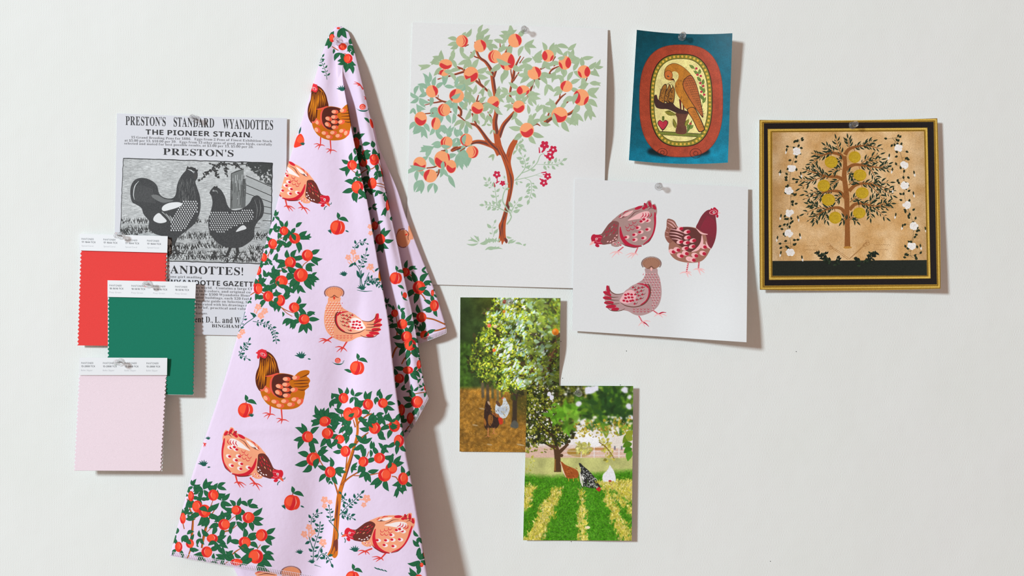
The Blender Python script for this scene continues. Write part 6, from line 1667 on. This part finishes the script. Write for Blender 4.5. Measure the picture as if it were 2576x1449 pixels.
def slab(name, pts, cv, mats, nx, ny, th, parent=None):
    """a thin sheet from an (ny+1) x (nx+1) grid of (px, py, h); printed front, plain back and rim"""
    V, UV, F, MI = [], [], [], []
    for j in range(ny + 1):
        for i in range(nx + 1):
            a, b, h = pts[j][i]
            V.append(P(a, b, h))
            UV.append(uv_of(cv, a, b) if cv else (0, 0))
    nv = len(V)
    for j in range(ny + 1):
        for i in range(nx + 1):
            x, y, z = V[j * (nx + 1) + i]
            V.append((x, y + th, z))
            UV.append(UV[j * (nx + 1) + i])
    w = nx + 1
    for j in range(ny):
        for i in range(nx):
            a = j * w + i
            F.append((a, a + w, a + w + 1, a + 1)); MI.append(0)
            a += nv
            F.append((a, a + 1, a + w + 1, a + w)); MI.append(1)
    ring = [i for i in range(nx)] + [j * w + nx for j in range(ny)] + [ny * w + i for i in range(nx, 0, -1)] + [j * w for j in range(ny, 0, -1)]
    for k, a in enumerate(ring):
        b = ring[(k + 1) % len(ring)]
        F.append((a, b, b + nv, a + nv)); MI.append(1)
    o = link(name, V, F, mats, parent, UV, MI)
    me = o.data
    for p in me.polygons:
        if p.index >= 2 * nx * ny:
            p.use_smooth = False
    me.set_sharp_from_angle(angle=math.radians(60))
    return o

def bow_grid(c, nx, ny, hf, top=0, bot=0, left=0, right=0, dip=0.5):
    """grid between four corners TL TR BR BL; edges bowed by so many pixels, heights hf(s, t)"""
    TL, TR, BR, BL = [np.array(p, float) for p in c]
    g = []
    for j in range(ny + 1):
        t = j / ny
        row = []
        for i in range(nx + 1):
            s = i / nx
            p = TL * (1 - s) * (1 - t) + TR * s * (1 - t) + BR * s * t + BL * (1 - s) * t
            bs = 4 * s * (1 - s)
            bt = 4 * t * (1 - t)
            p = p + np.array([(left * (1 - s) + right * s) * bt, (top * (1 - t) + bot * t) * bs])
            row.append((p[0], p[1], hf(s, t)))
        g.append(row)
    return g

def sstep(a, b, x):
    t = min(1, max(0, (x - a) / (b - a)))
    return t * t * (3 - 2 * t)

# ---------------------------------------------------------------- the wall
M_WALL = wall_mat()
bm = bmesh.new()
bmesh.ops.create_cube(bm, size=1)
for v in bm.verts:
    v.co = (v.co.x * 3.2, 0.012 + v.co.y * 0.024, v.co.z * 2.4)
me = bpy.data.meshes.new('wall_back')
bm.to_mesh(me)
bm.free()
me.materials.append(M_WALL)
wall = bpy.data.objects.new('wall_back', me)
COL.objects.link(wall)
wall['kind'] = 'structure'

M_HOLE = plain_mat('dark_pinhole', (34, 30, 30), 0.9, 0.1)
for k, (x, y) in enumerate(((1411, 859), (1415.5, 951.5), (1560.5, 968.5), (1437, 1362.5), (1880.5, 617), (1576, 883), (2003, 884.5), (1938, 1412))):
    hv = [P(x, y, 0.00004)] + [P(x + 1.15 * math.cos(i * 0.7854), y + 1.15 * math.sin(i * 0.7854), 0.00003) for i in range(8)]
    link('pin_hole', hv, [(0, 1 + i, 1 + (i + 1) % 8) for i in range(8)], [M_HOLE], wall, smooth=False)

M_PAPER = plain_mat('white_paper', (236, 236, 234), 0.7, 0.2)
M_CARD = plain_mat('white_card', (235, 236, 236), 0.55, 0.25)
M_GLASS = glass_mat()
M_STEEL = metal_mat()

# ---------------------------------------------------------------- pinned sheets
sheets = {}
def sheet(name, label, cat, cv, corners, hf, group=None, nx=24, ny=28, th=0.00028, rough=0.55, spec=0.25, **bow):
    m = print_mat(name + '_print', cv, rough, spec)
    g = bow_grid(corners, nx, ny, hf, **bow)
    o = slab(name, g, cv, [m, M_PAPER], nx, ny, th)
    tag(o, label, cat, group)
    sheets[name] = (corners, hf)
    return o

mm = 0.001
def h_poster(s, t):
    return (1.2 + 0.5 * t + 1.5 * sstep(0.5, 1, s) * (1 - t) + 0.8 * math.sin(3 * s) * t) * mm
sheet('poultry_poster', "black and white poultry advertisement sheet with two engraved chickens", 'poster', art_poster(),
      [(294, 285), (722, 297), (715, 846), (284, 838)], h_poster, top=2)

def h_peach(s, t):
    return (1.2 + 0.8 * t + 9.0 * sstep(0.35, 1, s) * sstep(-0.1, 0.25, t) * (1 - 0.78 * sstep(0.36, 0.58, t)) + 0.6 * (1 - s)) * mm
sheet('peach_tree_print', "large white art print of a peach tree with pale green leaves", 'art print', art_peach(),
      [(1038, 56), (1529, 72), (1516, 727), (1020, 714)], h_peach, left=-1, right=0)

def h_plate(s, t):
    c = abs(s - 0.5) * 2
    return (1.8 + 12 * c ** 1.6 * (1 - 0.75 * t) * (0.55 if s < 0.5 else 1.25) + 13 * t ** 1.5 * (0.3 + 0.7 * s) - 3.5 * math.exp(-((t - 0.55) / 0.25) ** 2) * s) * mm
sheet('plate_picture', "small teal picture of a painted plate with a brown bird", 'picture', art_plate(),
      [(1602, 75), (1842.5, 83.5), (1831, 409), (1582, 403)], h_plate, top=6, bot=6, rough=0.5)

def h_family(s, t):
    c = abs(s - 0.53) * 2
    return (1.8 + 9 * c ** 1.8 * (0.45 if s < 0.53 else 1.0) + 6 * t ** 1.5 * (0.4 + 0.6 * s) - 2 * math.exp(-((t - 0.5) / 0.3) ** 2) * s) * mm
sheet('fruit_tree_picture', "picture of a golden fruit tree with a printed black and gold frame border", 'picture', art_family(),
      [(1910.5, 301.5), (2358, 297.5), (2366, 726), (1911.5, 729)], h_family, top=3, bot=3, left=-1, right=2, rough=0.5)

def h_hens(s, t):
    return (5.2 + 0.8 * s + 12 * sstep(0.55, 1.05, s) * sstep(0.25, 1, t) + 4.5 * t * s + 1.5 * t) * mm
sheet('hen_study_print', "white art print with three painted pink and maroon hens", 'art print', art_hens(),
      [(1446, 450), (1882, 470.5), (1878, 861), (1439.5, 832)], h_hens)

def h_photo1(s, t):
    return (1.2 + 7.0 * sstep(0.55, 1, s) * (1 - sstep(0.28, 0.56, t)) + 0.8 * t) * mm
sheet('orchard_photo', "orchard photo with a dark hen and a white hen under leafy trees", 'photo', art_photo1(),
      [(1158, 748), (1410, 750), (1404, 1138), (1156, 1136)], h_photo1, rough=0.4)

def h_photo2(s, t):
    return (4.2 + 4.0 * sstep(0.4, 1, s) + 0.6 * math.cos(9 * s) * t) * mm
sheet('sunlit_hens_photo', "photo of three hens pecking on sunlit grass, overlapping the orchard photo", 'photo', art_photo2(),
      [(1326, 970), (1593, 971), (1589, 1360), (1316, 1359)], h_photo2, rough=0.4)

# ---------------------------------------------------------------- fabric swatch cards
def zigzag_sheet(name, c, teeth, amp, hf, mat, parent, ny_sub=1, nx=8, th=0.0005):
    """cloth piece with pinked left and right edges"""
    TL, TR, BR, BL = [np.array(p, float) for p in c]
    ny = teeth * 2
    g = []
    for j in range(ny + 1):
        t = j / ny
        a, b = TL + (BL - TL) * t, TR + (BR - TR) * t
        d = amp if j % 2 else 0
        row = []
        for i in range(nx + 1):
            s = i / nx
            p = a * (1 - s) + b * s
            if i == 0:
                p = p + (d, 0)
            if i == nx:
                p = p + (d, 0)
            row.append((p[0], p[1], hf(s, t)))
        g.append(row)
    o = slab(name, g, None, [mat, mat], nx, ny, th, parent)
    return o

def cloth_mat(name, col):
    m = plain_mat(name, col, 0.9, 0.1, noise=0.06, scale=1500, bump=0.00012)
    m.node_tree.nodes['Principled BSDF'].inputs['Sheen Weight'].default_value = 0.1
    return m

def swatch(label, col, head, card, fab, teeth, hb, code, shade):
    """head = header corners, card = backing corners, fab = fabric corners; hb(t) = height of the backing"""
    root = empty('swatch_card', P(*np.mean(np.array(card, float), 0), 0))
    tag(root, label, 'swatch', 'fabric colour swatch cards')
    o = slab('backing_card', bow_grid(card, 6, 14, lambda s, t: hb(t) + 0.0006 * s), None, [M_CARD, M_CARD], 6, 14, 0.0004)
    reparent(o, root)
    o = zigzag_sheet('fabric', fab, teeth, 4.0, lambda s, t: hb(0.14 + 0.86 * t) + 0.0012 + 0.0011 * s * math.sin(t * math.pi * 0.9), cloth_mat(shade + '_cotton', col), None)
    reparent(o, root)
    cv = art_header(head, code, shade)
    m = print_mat(shade + '_header', cv, 0.5, 0.3)
    o = slab('header_strip', bow_grid(head, 10, 3, lambda s, t: hb(t * 0.14) + 0.0026 + 0.0006 * s), cv, [m, M_CARD], 10, 3, 0.0004)
    reparent(o, root)
    return root

swatch('spiced coral red fabric swatch card', (238, 72, 68),
       [(200, 588), (421.8, 594), (420.7, 636), (201, 630)],
       [(200.5, 588.5), (421.5, 594.5), (416.5, 872), (197, 868)],
       [(202, 628), (416, 634), (411, 871), (194, 869)], 24, lambda t: (2.6 + 3.0 * t) * mm, '17-1644 TCX', 'Spiced Coral')
swatch('dark green fabric swatch card between the coral and the pale pink one', (28, 122, 96),
       [(270.5, 705), (493, 709.5), (491, 751), (270.5, 747)],
       [(271, 705.5), (492.8, 710), (487, 994), (271.5, 992)],
       [(271, 746), (488, 749), (483.5, 993), (270, 990)], 24, lambda t: (7.2 + 3.0 * t) * mm, '18-5616 TCX', 'Posy Green')
swatch('pale pink fabric swatch card, lowest of the swatches', (240, 220, 227),
       [(200, 899.4), (420.7, 900.3), (420, 944), (199, 944)],
       [(200.5, 900), (420.5, 901), (408, 1185), (187, 1184)],
       [(198, 942), (416, 942), (402, 1184.7), (185, 1183.6)], 24, lambda t: (11.8 - 2.0 * sstep(0, 0.2, t) + 9.0 * t ** 1.3) * mm, '13-2808 TCX', 'Ballet Slipper')

# ---------------------------------------------------------------- tea towel
M_TOWEL_CV = art_towel()
M_TOWEL = print_mat('printed_cotton', M_TOWEL_CV, 0.9, 0.08, weave=0.00010)
def resample(pts, n):
    p = cr(pts, False, 8)
    L = np.concatenate([[0], np.cumsum(np.linalg.norm(np.diff(p, axis=0), axis=1))])
    u = np.linspace(0, L[-1], n)
    return np.stack([np.interp(u, L, p[:, 0]), np.interp(u, L, p[:, 1])], 1)

def panel(Lp, Rp, nr, nc, hf, end_bow=0, lwrap=True, rwrap=True, wr=1.0, floor_h=0.8 * mm):
    """rows from left to right edge; returns verts, uvs, faces of one hanging layer of cloth"""
    A, B = resample(Lp, nr), resample(Rp, nr)
    lo = floor_h
    rows = []
    for j in range(nr):
        t = j / (nr - 1)
        row = []
        for i in range(nc):
            s = i / (nc - 1)
            p = A[j] * (1 - s) + B[j] * s
            y = p[1] + end_bow * t ** 6 * 4 * s * (1 - s)
            row.append([p[0], y, hf(s, t, p[0], y)])
        k = min(1.0, t * 6 + 0.15) * wr
        if lwrap:
            x, y, h = row[0]
            row = [[x + 9 * k, y, max(h - 6.0 * mm * k, lo)], [x + 2.5 * k, y, max(h - 4.0 * mm * k, lo)], [x + 0.3, y, max(h - 1.6 * mm * k, lo)]] + row
        if rwrap:
            x, y, h = row[-1]
            row = row + [[x - 0.3, y, max(h - 1.6 * mm * k, lo)], [x - 2.5 * k, y, max(h - 5.0 * mm * k, lo)], [x - 10 * k, y, max(h - 9.0 * mm * k, lo)]]
        rows.append(row)
    return rows

def interp(y, ys, vs):
    return float(np.interp(y, ys, vs))

A_L = [(846, 67), (831, 84), (821, 105), (813, 128), (804, 157), (779, 239), (764, 288), (730, 395), (703, 490), (679, 575), (645, 694), (606, 815), (566, 950), (523, 1080), (479, 1209), (427, 1398)]
A_R = [(858, 66), (861, 95), (861, 125), (862, 165), (863, 204), (876, 278), (886, 333), (900, 398), (912, 457), (924, 507), (940, 596), (955, 685), (976, 800), (987, 900), (999, 1000), (1016, 1100), (1023, 1150), (1035, 1209), (1059, 1350), (1073, 1435), (1085, 1510)]
def h_A(s, t, x, y):
    hl = interp(y, [60, 120, 300, 700, 1400], [3.5, 5, 8, 11, 15]) * mm
    he = interp(y, [60, 100, 150, 200, 260, 600, 1000, 1450], [4, 5.6, 10.2, 15, 21, 29, 36, 47]) * mm
    bul = interp(y, [60, 200, 500, 1400], [1.0, 3, 6, 6]) * mm
    h = hl + (he - hl) * (0.62 * s + 0.38 * sstep(0.45, 1.0, s)) + bul * math.sin(math.pi * s ** 0.8)
    # soft hanging folds
    xv = interp(y, [650, 752, 873, 1000, 1209, 1449], [912, 901, 884, 862, 830, 790])
    dv = interp(y, [680, 800, 1000, 1449], [0, 4.2, 6.5, 13.0]) * mm
    wv = interp(y, [700, 1449], [22, 55])
    d = x - xv
    h -= dv * math.exp(-(d / (wv * (1.6 if d < 0 else 0.8))) ** 2)
    xv = interp(y, [95, 220, 420, 620], [843, 846, 868, 895])
    dv = interp(y, [85, 150, 260, 480, 640], [0, 4.2, 6.0, 4.0, 0]) * mm
    wv = interp(y, [90, 640], [9, 34])
    d = x - xv
    h -= dv * math.exp(-(d / (wv * (1.5 if d < 0 else 0.9))) ** 2)
    xv = interp(y, [250, 700, 1449], [800, 740, 600])
    dv = interp(y, [150, 500, 1000, 1449], [0, 1.2, 1.6, 4.0]) * mm
    wv = interp(y, [250, 1449], [26, 95])
    h -= dv * math.exp(-((x - xv) / wv) ** 2)
    # slight unevenness of the hanging cloth
    h += 0.9 * mm * math.sin(x * 0.021 + 1.3 * math.sin(y * 0.0061)) * sstep(150, 500, y) + 0.5 * mm * math.sin(x * 0.047 - y * 0.011) * sstep(150, 500, y)
    # ironed crease lines
    for yc, a in ((1078 - 0.045 * (x - 700), 0.8), (846, 0.35)):
        h += a * mm * math.exp(-((y - yc) / 9) ** 2) * sstep(0.02, 0.25, s)
    return max(h, 2.0 * mm)

B_L = [(842, 68), (846, 95), (848, 130), (850, 200), (868, 330), (893, 460), (918, 600), (938, 720), (958, 850), (972, 950), (985, 1060), (996, 1140)]
B_R = [(858, 66), (874, 77), (884, 103), (891, 127), (903, 174), (915, 224), (928, 278), (941, 333), (955, 400), (968, 471), (981, 530), (992, 579), (1004, 632), (1020, 712), (1036, 780), (1050, 856), (1060, 924), (1072, 985), (1078, 1003)]
def h_B(s, t, x, y):
    lo = interp(y, [60, 100, 150, 180, 215, 260, 1100], [3.5, 5, 9.6, 11, 8.5, 5, 6]) * mm
    hi = interp(y, [60, 100, 150, 220, 400, 700, 1000], [3.5, 6.5, 11.5, 15, 22, 26, 24]) * mm
    r = sstep(0.12, 0.80, s) - 0.16 * sstep(0.8, 1.0, s)
    h = lo + (hi - lo) * r
    h += interp(y, [90, 200, 500], [0, 1.2, 0]) * mm * math.sin(s * 9)
    xv = interp(y, [560, 760, 1000], [985, 1002, 1025])
    h -= interp(y, [560, 700, 1000], [0, 2.5, 3.5]) * mm * math.exp(-((x - xv) / 13) ** 2)
    return h

C_L = [(890, 260), (915, 380), (945, 480), (968, 600), (990, 700), (1012, 800), (1024, 874)]
C_R = [(938, 300), (951, 363), (966, 400), (1000, 478), (1021, 544), (1056, 636), (1088, 716), (1120, 814), (1123, 838)]
def h_C(s, t, x, y):
    hi = interp(y, [300, 380, 480, 700, 840], [12, 14, 9.5, 9, 12]) * mm
    return 4.6 * mm + (hi - 4.6 * mm) * (sstep(0.1, 0.75, s) - 0.08 * sstep(0.8, 1, s))

D_L = [(560, 1300), (585, 1420), (640, 1520)]
D_R = [(1000, 1300), (1020, 1420), (1030, 1520)]
def h_D(s, t, x, y):
    return (5 + 3 * math.sin(3 * s)) * mm

towel = empty('tea_towel', P(850, 97, 0))
tag(towel, 'pink tea towel with printed hens and apple trees hanging from one pin', 'tea towel')
V, UV, F = [], [], []
towel_panels = {}
for key, rows in (('front', panel(A_L, A_R, 190, 90, h_A, 0)), ('pleat', panel(B_L, B_R, 110, 34, h_B, 5)), ('back', panel(C_L, C_R, 60, 26, h_C, 2, floor_h=4.5 * mm)), ('under', panel(D_L, D_R, 16, 24, h_D))):
    towel_panels[key] = rows
    b0, w = len(V), len(rows[0])
    for r in rows:
        for x, y, h in r:
            V.append(P(x, y, h))
            UV.append(uv_of(M_TOWEL_CV, x, y))
    for j in range(len(rows) - 1):
        for i in range(w - 1):
            a = b0 + j * w + i
            F.append((a, a + w, a + w + 1, a + 1))
cl = link('cloth', V, F, [M_TOWEL], None, UV)
sm = cl.modifiers.new('cloth_thickness', 'SOLIDIFY')
sm.thickness = 0.0005
sm.offset = -1
reparent(cl, towel)

M_THREAD = plain_mat('white_thread', (232, 222, 232), 0.8, 0.15)
SV, SF = [], []
def on_panel(rows, u, back):
    """point on a panel at column share u, back pixels above its lower edge"""
    i = u * (len(rows[0]) - 1)
    i0 = min(int(i), len(rows[0]) - 2)
    f = i - i0
    get = lambda r: [a * (1 - f) + b * f for a, b in zip(rows[r][i0], rows[r][i0 + 1])]
    r = len(rows) - 1
    p = get(r)
    d = 0.0
    while r > 0 and d < back:
        q = get(r - 1)
        l = math.hypot(q[0] - p[0], q[1] - p[1])
        if d + l >= back:
            k = (back - d) / l
            return [a + (b - a) * k for a, b in zip(p, q)]
        d += l
        p = q
        r -= 1
    return p
def stitches(rows, u0, u1, n, band):
    pts = []
    for k in range(n):
        u = u0 + (u1 - u0) * k / (n - 1)
        a, b = on_panel(rows, u, 0.0), on_panel(rows, u + (u1 - u0) / n * 0.35, band)
        pts.append((a, b))
        dx, dy = b[1] - a[1], -(b[0] - a[0])
        l = max(math.hypot(dx, dy), 1e-6)
        wx, wy = dx / l * 0.5, dy / l * 0.5
        q = len(SV)
        for (x, y, h), sg in ((a, 1), (a, -1), (b, -1), (b, 1)):
            SV.append(P(x + wx * sg, y + wy * sg, h + 0.6 * mm))
        SF.append((q, q + 1, q + 2, q + 3))
    for side in (0, 1):
        for k in range(n - 1):
            a, b = pts[k][side], pts[k + 1][side]
            q = len(SV)
            for x, y, h in (a, b):
                SV.append(P(x, y - 0.45, h + 0.62 * mm))
                SV.append(P(x, y + 0.45, h + 0.62 * mm))
            SF.append((q, q + 1, q + 3, q + 2))
stitches(towel_panels['front'], 0.035, 0.97, 150, 11)
stitches(towel_panels['pleat'], 0.12, 0.92, 44, 11)
stitches(towel_panels['back'], 0.12, 0.9, 34, 11)
st = link('hem_stitching', SV, SF, [M_THREAD], None, smooth=False)
st['kind'] = 'stuff'
reparent(st, towel)

# ---------------------------------------------------------------- push pins
def lathe(prof, n=28):
    V, F = [], []
    for r, z in prof:
        for k in range(n):
            a = 2 * math.pi * k / n
            V.append((r * math.cos(a), r * math.sin(a), z))
    m = len(prof)
    for j in range(m - 1):
        for k in range(n):
            a, b = j * n + k, j * n + (k + 1) % n
            F.append((a, b, b + n, a + n))
    F.append(tuple(range(n))[::-1])
    F.append(tuple((m - 1) * n + k for k in range(n)))
    return V, F

pin_prof = [(1.6, 0), (4.0, 0), (4.35, 0.25), (4.4, 0.6), (4.2, 0.95), (3.4, 1.25), (2.6, 1.7), (2.15, 2.5), (1.95, 4.5), (2.0, 6.5), (2.25, 7.8), (2.9, 8.7), (3.35, 9.2), (3.5, 9.8), (3.4, 10.4), (3.0, 10.8), (2.4, 10.9), (1.6, 10.7), (0.8, 10.6)]
pin_prof = [(r * mm, z * mm) for r, z in pin_prof]
pin_V, pin_F = lathe(pin_prof)
needle_V, needle_F = lathe([(0.15 * mm, -0.001), (0.55 * mm, 0.0), (0.6 * mm, 0.0072), (0.4 * mm, 0.0078)], 12)
pin_first = []
def pin(px, py, h, label, tilt=(0, 0)):
    """clear push pin whose flange sits h in front of the wall"""
    root = empty('push_pin', P(px, py, h))
    root.rotation_euler = (math.pi / 2 + math.radians(tilt[1]), 0, math.radians(tilt[0]))
    tag(root, label, 'push pin', 'clear push pins')
    if not pin_first:
        b = link('plastic_grip', pin_V, pin_F, [M_GLASS], root)
        b.data.set_sharp_from_angle(angle=math.radians(50))
        s = link('steel_needle', needle_V, needle_F, [M_STEEL], root)
        pin_first.extend([b, s])
    else:
        for o in pin_first:
            c = o.copy()
            COL.objects.link(c)
            c.parent = root
    return root

pin(491, 299, 0.0022, 'clear push pin holding the top of the poultry poster')
pin(304.5, 593, 0.0055, 'clear push pin holding the coral red swatch card', (-6, 0))
pin(374, 715.5, 0.0102, 'clear push pin holding the dark green swatch card')
pin(303.6, 911, 0.0148, 'clear push pin holding the pale pink swatch card', (-4, -2))
pin(850, 105, 0.0075, 'clear push pin holding the tip of the tea towel')
pin(1318.5, 75, 0.0030, 'clear push pin holding the peach tree print', (0, 8))
pin(1715, 93.5, 0.0024, 'clear push pin holding the teal plate picture')
pin(1656, 469.5, 0.0061, 'clear push pin holding the print of three hens')
pin(2144.5, 315.5, 0.0024, 'clear push pin holding the golden fruit tree picture')
pin(1281, 760, 0.0022, 'clear push pin holding the orchard photo')
pin(1454.5, 988.5, 0.0062, 'clear push pin holding the photo of hens on sunlit grass', (4, 0))
